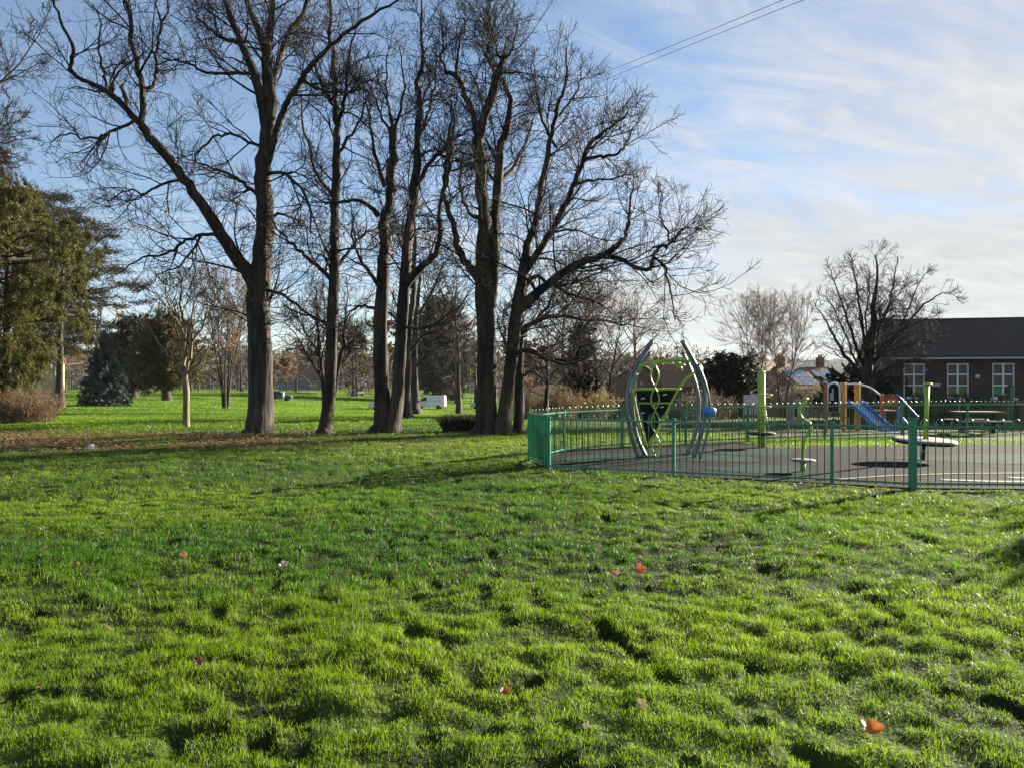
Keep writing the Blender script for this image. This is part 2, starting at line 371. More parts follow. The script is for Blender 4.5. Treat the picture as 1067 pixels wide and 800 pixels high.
line('painted_marking', [(9.0, 13.9), (9.7, 13.75), (10.6, 13.7)], .2, M['line_white'])
# ================================================================ far hills
def hills(name, dist, hgt, col1, col2, seed, a0, a1):
    a = np.linspace(R(a0), R(a1), 260); rows = np.linspace(0, 1, 14)
    prof = hgt*(.66+.10*np.sin(a*4+seed)+.07*np.sin(a*9.3+seed*2)+.07*(vnoise(a*30, a*0, seed)-.5)*2)
    V = []
    for t in rows:
        rr = dist+t*dist*.35; z = -3+(prof+3)*sstep(0, 1, t)+(vnoise(a*140, a*0+t*9, seed)-.5)*6*t
        V.append(np.stack([np.sin(a)*rr, np.cos(a)*rr, z], -1))
    i = np.arange(14*260).reshape(14, 260); q = np.stack([i[:-1, :-1], i[:-1, 1:], i[1:, 1:], i[1:, :-1]], -1).reshape(-1, 4)
    tag(mesh_np(name, np.array(V).reshape(-1, 3), [q], mat('hill_'+str(seed), col1, .95, col2, .012, 8, spec=.05), smooth=True), kind='structure')
hills('hills', 1900, 128, (.010, .017, .017), (.026, .036, .026), 3, -48, 48)
# the air: pale haze that fades the far hills
hz = MB().box((0, 0, 97), (10400, 10400, 206)); ho = hz.build('haze', None); tag(ho, kind='stuff')
hm = bpy.data.materials.new('haze'); hm.use_nodes = True; hm.node_tree.nodes.clear()
pv = hm.node_tree.nodes.new('ShaderNodeVolumePrincipled'); pv.inputs['Color'].default_value = (.80, .90, 1, 1); pv.inputs['Density'].default_value = .00007; pv.inputs['Anisotropy'].default_value = 0
hm.node_tree.links.new(pv.outputs[0], hm.node_tree.nodes.new('ShaderNodeOutputMaterial').inputs['Volume']); ho.data.materials.clear(); ho.data.materials.append(hm)
# ================================================================ trees
def crom(p, k=4):
    p = np.asarray(p, float); n = len(p)
    if n < 3: return p
    q = np.vstack([2*p[0]-p[1], p, 2*p[-1]-p[-2]]); o = []
    for i in range(n-1):
        a, b, c, d = q[i:i+4]
        for t in np.arange(k)/k: o.append(.5*((2*b)+(c-a)*t+(2*a-5*b+4*c-d)*t*t+(3*b-a-3*c+d)*t**3))
    o.append(p[-1]); return np.array(o)
def unit(v): return v/(np.linalg.norm(v, axis=-1, keepdims=True)+1e-9)
def spawn(P_, Rd, g, per_m, len_lo, len_hi, ang, wander, trop, k, rfac, rmin, t0=.12, taper_len=.7, tipfork=1, rmax=9):
    """children for a batch of parent polylines P_ (n,kk,3) -> (m,k,3),(m,k)"""
    n, kk, _ = P_.shape
    seg = np.linalg.norm(np.diff(P_, axis=1), axis=2); Ln = seg.sum(1)
    cnt = g.poisson(np.maximum(Ln*per_m*(1-t0), .01)); par = np.repeat(np.arange(n), cnt); t = g.uniform(t0, 1, len(par))
    if tipfork:
        par = np.concatenate([par, np.repeat(np.arange(n), tipfork)]); t = np.concatenate([t, np.full(n*tipfork, .985)])
    m = len(par); s = t*(kk-1); i = np.minimum(s.astype(int), kk-2); f = (s-i)[:, None]
    base = P_[par, i]*(1-f)+P_[par, i+1]*f; r0 = Rd[par, i]*(1-f[:, 0])+Rd[par, i+1]*f[:, 0]
    T = unit(P_[par, i+1]-P_[par, i])
    rv = g.normal(size=(m, 3)); rv -= T*np.sum(rv*T, 1, keepdims=True); rv = unit(rv)
    a = np.abs(g.normal(ang, .22, m)); a = np.where(t > .98, g.uniform(.15, .55, m), a)
    D = unit(T*np.cos(a)[:, None]+rv*np.sin(a)[:, None])
    ln = g.uniform(len_lo, len_hi, m)*(1-taper_len*t)*np.minimum(1, .35+Ln[par]/(len_hi*1.2))
    ln = ln*np.where(t > .4, np.clip(r0/.035, .45, 1), 1) if rmin > 0 and len_lo > 1 else ln
    st = ln/(k-1); pts = [base]; d = D
    w = g.normal(size=(m, 3))*wander
    for j in range(k-1):
        w = .45*w+g.normal(size=(m, 3))*wander
        d = unit(d+w+np.array([0, 0, trop])*(.4+j/(k-1)))
        pts.append(pts[-1]+d*st[:, None])
    C = np.stack(pts, 1)
    rb = np.minimum(np.maximum(r0*rfac, rmin*1.3), rmax); rb = np.minimum(rb, np.maximum(rmin*1.3, ln*.0135))
    Q = rb[:, None]+(rmin-rb[:, None])*np.linspace(0, 1, k)[None]**.8
    return C, Q
def pack(list_pr, sides):
    V = []; Fq = []; off = 0
    for (Pt, Rd), s in zip(list_pr, sides):
        if len(Pt) == 0: continue
        v, q = tubes_np(Pt, Rd, s); V.append(v); Fq.append(q+off); off += len(v)
    return np.concatenate(V), np.concatenate(Fq)
def resamp(p, r, k):
    s = np.r_[0, np.cumsum(np.linalg.norm(np.diff(p, axis=0), axis=1))]; q = np.linspace(0, s[-1], k)
    return np.stack([np.interp(q, s, p[:, a]) for a in range(3)], -1), np.interp(q, s, r)
def crown_levels(limbs, g, sc=1.0, dens=1.0, tw=.0048, up=.09, wander=.2, levels=3, ang=.75, lens=((1.3, 4.2), (.6, 2.0), (.28, .85)), per=(2.6, 3.8, 5.0), t0=.1):
    Pk = np.stack([resamp(p, r, 16)[0] for p, r in limbs]); Rk = np.stack([resamp(p, r, 16)[1] for p, r in limbs])
    out = []; a, b = Pk, Rk
    ks = (7, 6, 5)
    for l in range(levels):
        a, b = spawn(a, b, g, per[l]*dens/sc, lens[l][0]*sc, lens[l][1]*sc, ang, wander, up, ks[l], .55, tw*(1.5 if l == 0 else 1.15 if l == 1 else 1), t0=t0 if l == 0 else .12, tipfork=2 if l < 2 else 1)
        out.append((a, b))
    return out
def make_tree(name, label, base, trunk_sets, limbs, g, bark, twig, group=None, cat='tree', leaves=None, tsides=14, bumpy=.08, **kw):
    """trunk_sets: polylines (pts, r) of trunk and limbs in world space; twigs grow from limbs"""
    base = np.array(base, float); root = thing(name, label, cat, tuple(base), group=group)
    V = []; Q = []; off = 0
    for p, r in trunk_sets:
        p = np.asarray(p)-base; k = max(4, len(p)); sd = tsides if r[0] > .12 else 8 if r[0] > .05 else 6
        v, q = tubes_np(p[None], np.asarray(r)[None], sd)
        if r[0] > .05:  # uneven girth
            ax = np.repeat(p, sd, 0); d = v-ax; th = np.arctan2(d[:, 1], d[:, 0]); z = v[:, 2]
            v = ax+d*(1+bumpy*np.sin(3*th+z*.9)+bumpy*.9*(vnoise(th*2.2+9, z*1.6, 5)-.5)*2)[:, None]
        V.append(v); Q.append(q+off); off += len(v)
    mesh_np('trunk', np.concatenate(V), [np.concatenate(Q)], bark, root, smooth=True)
    lv = crown_levels([(np.asarray(p)-base, np.asarray(r)) for p, r in limbs], g, **kw)
    v, q = pack(lv, (5, 4, 3)); cr = mesh_np('crown', v, [q], twig, root, smooth=True)
    if leaves:
        n, c1, c2, size = leaves; tips = np.concatenate([a[:, 1:].reshape(-1, 3) for a, b in lv[1:]]); i = g.integers(0, len(tips), n)
        p = tips[i]+g.normal(0, .08, (n, 3))
        leaf_cloud('foliage', p, unit(g.normal(size=(n, 3))), size, size*.6, c1, c2, g, root)
    return root
def leaf_cloud(name, p, d, l, w, c1, c2, g, parent, droop=0, jitter=.5):
    n = len(p); d = unit(d+g.normal(0, jitter, (n, 3))+np.array([0, 0, -droop])); s = unit(np.cross(d, g.normal(size=(n, 3))))
    ll = (l*g.uniform(.6, 1.4, n))[:, None]; ww = (w*g.uniform(.6, 1.4, n))[:, None]
    V = np.stack([p-d*ll*.5, p+s*ww*.5, p+d*ll*.5, p-s*ww*.5], 1).reshape(-1, 3); b = np.arange(n)*4
    t = g.random((n, 1)); c = np.array(c1)*(1-t)+np.array(c2)*t
    return mesh_np(name, V, [np.stack([b, b+1, b+2, b+3], -1)], M['leafcol'], parent, col=np.repeat(c, 4, 0))
def trace(pts, d, dy=0., k=4, g=None, dy0=0.):
    """limb given as (x, y, width) seen in the photo, put at its own distance d; dy = metres it leans away by its tip"""
    a = np.array(pts, float); n = len(a); tt = np.linspace(0, 1, n)
    out = []; rr = []
    for (px, py, w), t in zip(a, tt):
        dd = d+dy0+dy*t**1.2; out.append(P(px, py, dd)); rr.append(w*.93/2/F*dd)
    p = crom(out, k); r = np.interp(np.linspace(0, n-1, len(p)), np.arange(n), rr)
    return p, r
def traced_tree(name, label, d, trunks, limbs, seed, bark, twig, group=None, slim=1, **kw):
    g = np.random.default_rng(seed)
    T = [trace(t, d, dy) for t, dy in trunks]
    pool = np.concatenate([p[2:] for p, r in T]); Lm = []
    for i, (p, r) in enumerate(T):
        n = len(p); s = np.linspace(0, 1, n)[:, None]; w = np.cumsum(g.normal(size=(n, 3)), 0); w -= s*w[-1]; T[i] = (p+w*.055*sstep(.3, .8, s), r)
    for t, dy, d0 in limbs:     # every limb starts on the wood it grows from and runs a little crooked
        p, r = trace(t, d, dy, dy0=d0); r = r*slim; n = len(p); s = np.linspace(0, 1, n)[:, None]
        j = np.argmin(np.sum((pool-p[0])**2, 1)); p = p+(pool[j]-p[0])*(1-s)**1.5
        w = g.normal(size=(n, 3)); w = np.cumsum(w, 0)*.35+w; w -= w[0]; w = w-s*w[-1]*.5
        p = p+w*np.minimum(.032, .012+.9/(30+900*r[:, None]))*np.minimum(1, s*4)
        Lm.append((p, r)); pool = np.concatenate([pool, p[1:]])
    b = T[0][0][0]; z0 = float(gz2(b[0], b[1]))
    for p, r in T:
        if p[0][2] < z0+.6: # sink and flare the foot
            p[0] = [p[1][0]*.3+p[0][0]*.7, p[0][1], z0-.15]
    return make_tree(name, label, (b[0], b[1], z0), T+Lm, [(p[len(p)//3:], r[len(p)//3:]) for p, r in T]+Lm, g, bark, twig, group, **kw)
TG = 'bare trees at the edge of the grass'
T1tr = [([(269, 454, 46), (270, 449, 37), (270, 443, 32), (271, 430, 29), (271, 400, 26), (272, 350, 25), (271, 310, 25), (274, 270, 22), (276, 230, 20), (277, 190, 18), (279, 155, 17), (281, 120, 14), (282, 98, 12)], 0)]
T1lm = [
 ([(279, 150, 12), (272, 110, 10.5), (265, 82, 9.5), (256, 58, 9), (247, 35, 8), (234, 0, 6), (224, -40, 4), (216, -85, 2)], -1.5, 0),
 ([(281, 115, 11), (276, 75, 9), (273, 48, 8), (263, 20, 7), (254, -5, 6), (247, -60, 3), (246, -90, 1.5)], 1.5, 0),
 ([(282, 100, 10), (278, 65, 9), (279, 35, 8), (283, -5, 6), (284, -60, 3), (280, -100, 1.5)], .8, 0),
 ([(282, 120, 8), (286, 84, 7), (294, 53, 6.5), (304, 30, 6), (317, 10, 5), (326, -20, 4), (331, -70, 2)], 1.8, 0),
 ([(281, 175, 9), (287, 155, 8), (296, 125, 7), (306, 104, 6.5), (317, 87, 6), (326, 70, 6), (346, 50, 5), (372, 28, 4), (400, 12, 3), (430, -10, 1.5)], -2.5, 0),
 ([(317, 88, 4), (340, 95, 3.2), (365, 96, 2.5), (385, 85, 1.5)], -1.5, -1),
 ([(270, 305, 18), (259, 284, 15), (245, 265, 14), (225, 235, 12.5), (205, 205, 11.5), (185, 178, 10.5), (165, 153, 10), (147, 131, 9)], -2.0, 0),
 ([(147, 131, 7.5), (135, 119, 7), (117, 101, 6.5), (95, 90, 5), (74, 78, 4.6), (74, 62, 4), (75, 50, 4), (64, 26, 3), (58, 0, 2.5), (55, -40, 1.4)], -1.5, -2),
 ([(147, 130, 7.5), (150, 103, 7), (146, 75, 6), (138, 45, 5.5), (134, 18, 5), (127, -12, 4), (118, -60, 2)], 1.0, -2),
 ([(149, 100, 4), (160, 93, 4), (164, 78, 4), (163, 60, 3.5), (168, 33, 3), (176, 12, 2.5), (179, -20, 1.4)], 1.5, -1.8),
 ([(131, 118, 5), (128, 98, 4.5), (127, 88, 4)], .3, -2), ([(112, 98, 3.5), (110, 75, 3), (104, 45, 2.4), (106, 15, 1.5)], .8, -2.3),
 ([(138, 128, 4), (122, 139, 3.4), (107, 145, 3), (89, 146, 2.6), (70, 140, 1.8), (50, 150, 1.2)], -1.5, -2),
 ([(268, 78, 4.5), (255, 75, 4), (235, 75, 3.5), (214, 74, 3.2), (196, 65, 2.6), (180, 62, 2), (160, 68, 1.2)], -1.5, -.4),
 ([(249, 48, 4.5), (232, 42, 4), (215, 30, 3), (205, 20, 2.4), (200, 5, 1.6)], 1.5, -.4),
 ([(268, 150, 4), (252, 144, 3.4), (236, 138, 3), (220, 142, 2.8), (206, 158, 2.2), (198, 182, 1.4)], -2, 0),
 ([(268, 212, 5), (256, 199, 4.5), (243, 187, 4), (226, 178, 3), (205, 170, 2), (190, 160, 1.2)], 2, 0),
 ([(233, 245, 4.5), (212, 244, 4), (192, 252, 3.4), (176, 261, 3), (147, 269, 2), (120, 285, 1.2)], -1.5, -.8),
 ([(212, 244, 3), (200, 262, 2.6), (186, 275, 2.2), (165, 286, 1.4), (150, 300, 1)], .5, -1),
 ([(190, 188, 3.6), (165, 194, 3), (150, 203, 2.5), (132, 200, 1.8), (112, 210, 1.2)], 1.5, -1.6),
 ([(283, 182, 4.5), (296, 181, 4), (309, 191, 3.4), (319, 212, 2.8), (324, 240, 1.6)], -1.5, 0),
 ([(282, 300, 4.2), (300, 308, 3.4), (323, 327, 2.6), (342, 345, 1.4)], -1.5, 0),
 ([(284, 230, 4), (300, 225, 3), (316, 235, 2), (330, 250, 1.2)], 2, 0),
]
traced_tree('bare_tree', 'tallest bare tree, thick straight trunk with one long limb reaching left', 26.6, T1tr, T1lm, 11, M['bark'], M['twig'], TG, wander=.2, dens=1.1)
T2tr = [([(338, 454, 28), (338, 449, 20), (339, 443, 15.5), (342, 420, 13.5), (345, 370, 12.5), (347, 320, 12), (349, 270, 11), (349, 230, 9.5), (349, 180, 9), (351, 140, 8), (347, 110, 7), (344, 80, 6), (344, 45, 5), (343, 10, 4), (341, -40, 2)], .6)]
T2lm = [([(351, 140, 5), (358, 115, 4.4), (362, 90, 4), (364, 60, 3), (372, 30, 1.6)], -1, .2), ([(346, 290, 5.5), (328, 274, 4.4), (314, 261, 3.6), (300, 250, 3), (289, 238, 2), (280, 222, 1.2)], -1.5, .1),
 ([(352, 278, 5), (362, 262, 4), (376, 246, 3), (392, 238, 1.6)], 1.5, .1), ([(349, 200, 4.6), (336, 190, 4), (326, 172, 3.2), (319, 140, 2.6), (314, 100, 1.5)], 1.2, .2),
 ([(351, 170, 4.4), (362, 150, 3.6), (374, 130, 2.6), (384, 100, 1.4)], -1.6, .3), ([(346, 345, 3.6), (330, 330, 3), (312, 325, 2.2), (296, 315, 1.2)], 1.2, 0), ([(347, 110, 4), (336, 90, 3), (328, 60, 2), (325, 30, 1.2)], -1, .4)]
traced_tree('bare_tree', 'slim bare tree leaning slightly right beside the thickest single trunk', 26.6, T2tr, T2lm, 12, M['bark'], M['twig'], TG, wander=.2, dens=1.25)
T3tr = [([(397, 453, 38), (398, 447, 30), (399, 438, 22), (397, 400, 16), (396, 350, 15), (396, 300, 14), (395, 260, 13), (394, 225, 11.5), (399, 202, 10), (404, 170, 9), (408, 150, 9), (411, 134, 8.4)], .5),
 ([(406, 452, 30), (409, 440, 20), (413, 420, 15), (415, 390, 13), (419, 340, 13), (421, 300, 12), (423, 260, 11), (426, 220, 10), (428, 190, 9), (431, 150, 7), (434, 110, 6), (436, 75, 4.4), (438, 30, 3), (440, -15, 1.5)], -.4)]
T3lm = [([(421, 303, 10), (432, 288, 9), (445, 276, 8), (456, 262, 7), (460, 242, 5.4), (458, 222, 4.6), (463, 192, 4.2), (466, 165, 4), (470, 140, 3.4), (471, 105, 1.6)], -1.5, -.3),
 ([(428, 205, 5.6), (444, 178, 5), (460, 160, 4.4), (476, 145, 3.6), (492, 136, 2), (505, 120, 1.2)], 1.2, -.3), ([(393, 228, 7), (382, 214, 5), (362, 208, 3.4), (346, 214, 2), (335, 210, 1.2)], -1.2, .2),
 ([(401, 190, 5), (391, 160, 4), (386, 130, 3), (380, 95, 1.6)], 1.2, .3), ([(411, 136, 4), (405, 110, 3), (402, 80, 2.2), (404, 50, 1.2)], .5, .4), ([(411, 136, 4), (418, 112, 3), (420, 85, 2.2), (416, 50, 1.2)], -.6, .4), ([(410, 142, 3.4), (396, 118, 2.6), (388, 90, 1.4)], -.6, .4),
 ([(431, 160, 3.6), (444, 130, 3), (452, 100, 2.2), (456, 70, 1.2)], 1, -.4), ([(397, 300, 5), (383, 280, 4), (372, 262, 3), (366, 240, 1.6)], -1.6, .2), ([(421, 335, 4), (440, 340, 3.4), (462, 332, 2.4), (480, 318, 1.4)], -1.4, -.2), ([(396, 330, 4), (380, 320, 3), (368, 322, 2), (356, 335, 1.2)], 1, .2)]
traced_tree('bare_tree', 'twin-stemmed bare tree with ragged pale-streaked bark and one sawn-off stem', 26.9, T3tr, T3lm, 13, M['bark_ragged'], M['twig'], TG, wander=.2, dens=1.2, bumpy=.13)
T4tr = [([(506, 455, 44), (506, 449, 34), (506, 440, 25), (506, 400, 22), (507, 350, 20), (506, 310, 19), (506, 270, 17), (505, 230, 15), (502, 190, 13), (499, 160, 12.5), (499, 146, 12.5)], 0),
 ([(521, 454, 32), (523, 445, 23), (526, 428, 16), (529, 400, 13.5), (533, 370, 13.5), (537, 340, 13.5), (541, 310, 12), (546, 280, 10), (552, 255, 9), (558, 240, 8), (566, 222, 7), (571, 195, 6.4), (577, 165, 6), (580, 148, 5), (584, 112, 4), (586, 85, 2.6), (590, 50, 1.4)], -.8),
 ([(510, 320, 14), (513, 300, 12.5), (516, 260, 12), (516, 230, 11), (519, 190, 10), (523, 160, 9), (527, 143, 8.6), (533, 112, 5.6), (531, 88, 4.6), (526, 76, 3.6), (528, 40, 1.6)], 1.2)]
T4lm = [([(498, 148, 8), (493, 122, 7), (485, 102, 6), (478, 86, 5.4), (471, 76, 5), (464, 77, 4)], -.6, 0), ([(501, 148, 9.6), (508, 120, 9), (514, 101, 8.4), (518, 86, 8), (523, 72, 7.8), (526, 59, 7)], .3, 0),
 ([(515, 96, 4.4), (516, 75, 4), (509, 57, 3.4), (514, 40, 2.4), (510, 5, 1.2)], .8, .2), ([(525, 62, 3.4), (535, 50, 2.6), (540, 25, 1.4)], -.5, .3), ([(524, 62, 3.4), (516, 48, 2.4), (505, 20, 1.2)], .5, .3), ([(466, 77, 3.4), (460, 60, 2.6), (462, 30, 1.3)], .3, -.6), ([(474, 80, 3.4), (476, 55, 2.6), (484, 20, 1.3)], -.4, -.5),
 ([(503, 303, 13), (492, 287, 9.6), (482, 274, 8), (475, 257, 7), (472, 240, 6), (466, 222, 5.4), (463, 205, 5), (467, 183, 4.6), (471, 160, 4), (475, 115, 2)], -1.8, 0),
 ([(545, 286, 9), (560, 263, 8), (573, 240, 7), (586, 215, 6.4), (598, 187, 6), (606, 165, 5.2), (614, 148, 4.6), (626, 138, 3.6), (640, 128, 2.4), (652, 112, 1.2)], -2.2, -.5),
 ([(603, 174, 4.4), (624, 168, 4), (641, 163, 3), (654, 150, 2.2), (662, 130, 1.2)], -1, -2), ([(583, 120, 3), (598, 100, 2.4), (606, 75, 1.3)], 1, -.8), ([(592, 202, 4), (606, 190, 3.2), (630, 188, 2.2), (660, 180, 1.2)], 1, -1.8), ([(579, 150, 3.6), (566, 125, 2.8), (560, 95, 2), (556, 65, 1.2)], 1.5, -.7),
 ([(539, 323, 12), (554, 309, 10.4), (571, 295, 9.4), (590, 281, 8.4), (610, 270, 7.6), (626, 266, 7), (640, 258, 6), (650, 247, 5), (655, 233, 4), (656, 212, 2.4), (662, 190, 1.2)], -3.2, -.4),
 ([(606, 272, 6), (630, 275, 5.6), (650, 283, 5), (666, 283, 4.4), (673, 270, 4), (681, 259, 3.6), (692, 259, 3), (700, 251, 2.4), (707, 243, 1.8), (714, 240, 1.1)], -2.4, -2.4),
 ([(672, 284, 3.2), (688, 290, 2.8), (697, 304, 2.2), (703, 320, 1.8), (708, 334, 1.1)], -1.0, -3.6), ([(684, 258, 2.6), (686, 240, 2.2), (684, 222, 1.6), (690, 200, 1)], 1, -4),
 ([(538, 347, 5.6), (558, 336, 5), (576, 330, 4.2), (602, 332, 3.2), (640, 335, 2.2), (668, 342, 1.2)], 2.4, -.2), ([(546, 302, 5.4), (560, 289, 4.6), (575, 297, 4.2), (592, 298, 3.6), (612, 292, 2.8), (640, 278, 1.6)], 1.5, -.5), ([(575, 297, 3.4), (590, 305, 3), (615, 312, 2.2), (640, 325, 1.2)], -1.5, .2),
 ([(533, 372, 6), (550, 366, 5.2), (572, 373, 4), (592, 378, 2.6), (606, 372, 1.4)], -1.6, -.3), ([(519, 195, 5), (536, 175, 4.2), (548, 150, 3.2), (556, 120, 1.8)], 2, 1), ([(505, 235, 5), (490, 222, 4), (480, 195, 3), (484, 160, 1.6)], 1.8, 0)]
traced_tree('bare_tree', 'widest bare tree, cluster of fused trunks with long arching branches above the green gate', 26.2, T4tr, T4lm, 14, M['bark_ragged'], M['twig'], TG, wander=.2, dens=1.35, bumpy=.12)
T5tr = [([(540, 453, 20), (540, 446, 14), (541, 430, 11.5), (541, 400, 10), (542, 370, 9), (543, 350, 8), (545, 330, 6), (550, 308, 4), (553, 285, 2)], .6)]
T5lm = [([(542, 362, 5), (556, 366, 4.8), (575, 373, 4), (597, 379, 2)], -1, .3), ([(543, 350, 4), (556, 338, 3.4), (570, 322, 2.6), (580, 300, 1.3)], 1.2, .3), ([(542, 375, 3.6), (530, 362, 3), (522, 345, 2), (518, 330, 1.2)], -.8, .3), ([(541, 395, 3.4), (556, 390, 2.8), (570, 396, 2), (585, 392, 1.2)], 1.2, .2)]
traced_tree('bare_tree', 'short slender bare trunk just behind the green gate', 27.2, T5tr, T5lm, 15, M['bark'], M['twig'], TG, wander=.2, dens=1.3)
T6tr = [([(194, 449, 11), (194, 443, 8), (194, 425, 7), (194, 405, 7.4), (193, 392, 6), (192, 372, 4.6), (191, 340, 3.4), (189, 310, 2.2), (188, 285, 1.2)], 0)]
T6lm = [([(193, 396, 4), (186, 387, 3.4), (178, 374, 3), (166, 358, 2.2), (152, 335, 1.1)], -.6, 0), ([(195, 394, 4), (199, 372, 3.4), (202, 350, 2.6), (203, 318, 1.6), (205, 288, 1)], .6, 0), ([(196, 388, 3.6), (208, 378, 3), (216, 368, 2.2), (226, 350, 1.1)], 0, 0),
 ([(192, 366, 3), (182, 340, 2.2), (174, 310, 1.4), (170, 292, .8)], .6, 0), ([(201, 356, 2.6), (213, 335, 2), (220, 310, 1.2), (222, 296, .8)], -.5, .2), ([(190, 345, 2.4), (178, 325, 1.8), (163, 308, 1)], -.7, 0)]
traced_tree('young_tree', 'small young bare tree with yellowish forked trunk, left of the tallest tree', 30.5, T6tr, T6lm, 16, M['bark_young'], M['twig'], None, wander=.16, dens=.75, up=.12, ang=.6, tw=.005, sc=.65, tsides=10, bumpy=.03)
T7tr = [([(340, 438, 12), (339, 430, 8), (338, 410, 6.4), (335, 385, 5), (333, 360, 4), (331, 330, 2.8), (329, 300, 1.5)], .5), ([(343, 438, 9), (346, 420, 6), (350, 395, 5), (353, 370, 4), (357, 340, 2.6), (362, 312, 1.4)], -.6)]
T7lm = [([(337, 400, 3), (325, 380, 2.6), (314, 362, 2), (306, 345, 1)], -1, 0), ([(334, 372, 3), (322, 350, 2.2), (312, 330, 1)], 1, .2), ([(351, 385, 3), (362, 372, 2.2), (374, 352, 1)], 1, -.3)]
traced_tree('slender_tree', 'thin forked bare tree standing behind the slim leaning tree', 36.5, T7tr, T7lm, 17, M['bark'], M['twig'], None, wander=.2, dens=1.5, tw=.0065)
T8tr = [([(424, 436, 20), (424, 430, 13), (423, 410, 10), (424, 380, 9), (425, 340, 8), (427, 300, 6), (430, 260, 4), (432, 220, 2)], 0)]
T8lm = [([(424, 370, 4), (440, 350, 3.4), (455, 345, 2.6), (475, 330, 1.2)], 1, 0), ([(425, 350, 4), (410, 330, 3), (395, 320, 1.4)], -1, 0), ([(427, 305, 4), (442, 280, 3), (455, 245, 1.4)], 1, 0), ([(429, 280, 3), (418, 255, 2), (412, 225, 1.2)], -1, 0)]
traced_tree('bare_tree', 'dark bare trunk partly hidden behind the twin-stemmed tree', 43, T8tr, T8lm, 18, M['bark'], M['twig'], None, wander=.2, dens=1.0, tw=.008)
T9tr = [([(433, 429, 17), (432, 424, 12), (431, 405, 10), (431, 380, 9), (433, 350, 7), (436, 310, 4), (438, 270, 2)], 0)]
T9lm = [([(431, 385, 4), (445, 370, 3.4), (460, 360, 2.4), (478, 352, 1.2)], -1, 0), ([(433, 350, 4), (420, 330, 3), (408, 305, 1.4)], 1, 0), ([(435, 330, 4), (450, 305, 3), (462, 275, 1.4)], 1, 0)]
traced_tree('bare_tree', 'brown-barked bare trunk between the twin-stemmed tree and the white van', 62, T9tr, T9lm, 19, M['bark_ragged'], M['twig'], None, wander=.2, dens=.9, tw=.010, sc=1.4)

def auto_tree(name, label, base, H, crown_w, tr, seed, bark, twig, group=None, fork=.25, nl=14, el=(25, 70), lean=0, stems=1, wander=.2, droop=0, leaves=None, **kw):
    g = np.random.default_rng(seed); base = np.array(base, float); sets = []; limbs = []
    for s in range(stems):
        az = g.uniform(0, 6.28); out = (0 if stems == 1 else .14*H); k = 9; t = np.linspace(0, 1, k)
        p = np.stack([base[0]+np.cos(az)*out*t**1.3+lean*t+np.cumsum(g.normal(0, .012*H, k))*t, base[1]+np.sin(az)*out*t**1.3+np.cumsum(g.normal(0, .012*H, k))*t, base[2]-.1+H*.93*t], -1)
        if stems > 1: p[:, :2] += np.array([math.cos(az), math.sin(az)])*.2
        r = tr*(1-.93*t**.8)*(1 if stems == 1 else .75); r[0] *= 1.35
        p = crom(p, 3); r = np.interp(np.linspace(0, 1, len(p)), t, r); sets.append((p, r)); limbs.append((p[len(p)//3:], r[len(p)//3:]))
        for i in range(nl):
            f = fork+(.93-fork)*(i+g.uniform(0, .8))/nl; j = f*(len(p)-1); b = p[int(j)]; a = i*2.4+g.uniform(-.5, .5)
            e = R(el[0]+(el[1]-el[0])*f+g.uniform(-8, 8)); ln = crown_w*.62*math.sin(math.pi*min(.97, .25+.72*(1-(f-fork)/(1-fork))))*g.uniform(.8, 1.15)/max(.45, math.cos(e))*.8
            ln = min(ln, max(.3, (base[2]+H*.97-b[2])/max(.2, math.sin(e)+.1)))
            q = [b]; d = np.array([math.cos(a)*math.cos(e), math.sin(a)*math.cos(e), math.sin(e)])
            for m in range(6): d = unit(d+g.normal(0, wander*.6, 3)+np.array([0, 0, .05-droop])); q.append(q[-1]+d*ln/6)
            rr = np.linspace(min(r[int(j)]*.6, ln*.02), .012, 7); sets.append((np.array(q), rr)); limbs.append((np.array(q), rr))
    return make_tree(name, label, base, sets, limbs, g, bark, twig, group, leaves=leaves, tsides=10, wander=wander, **kw)
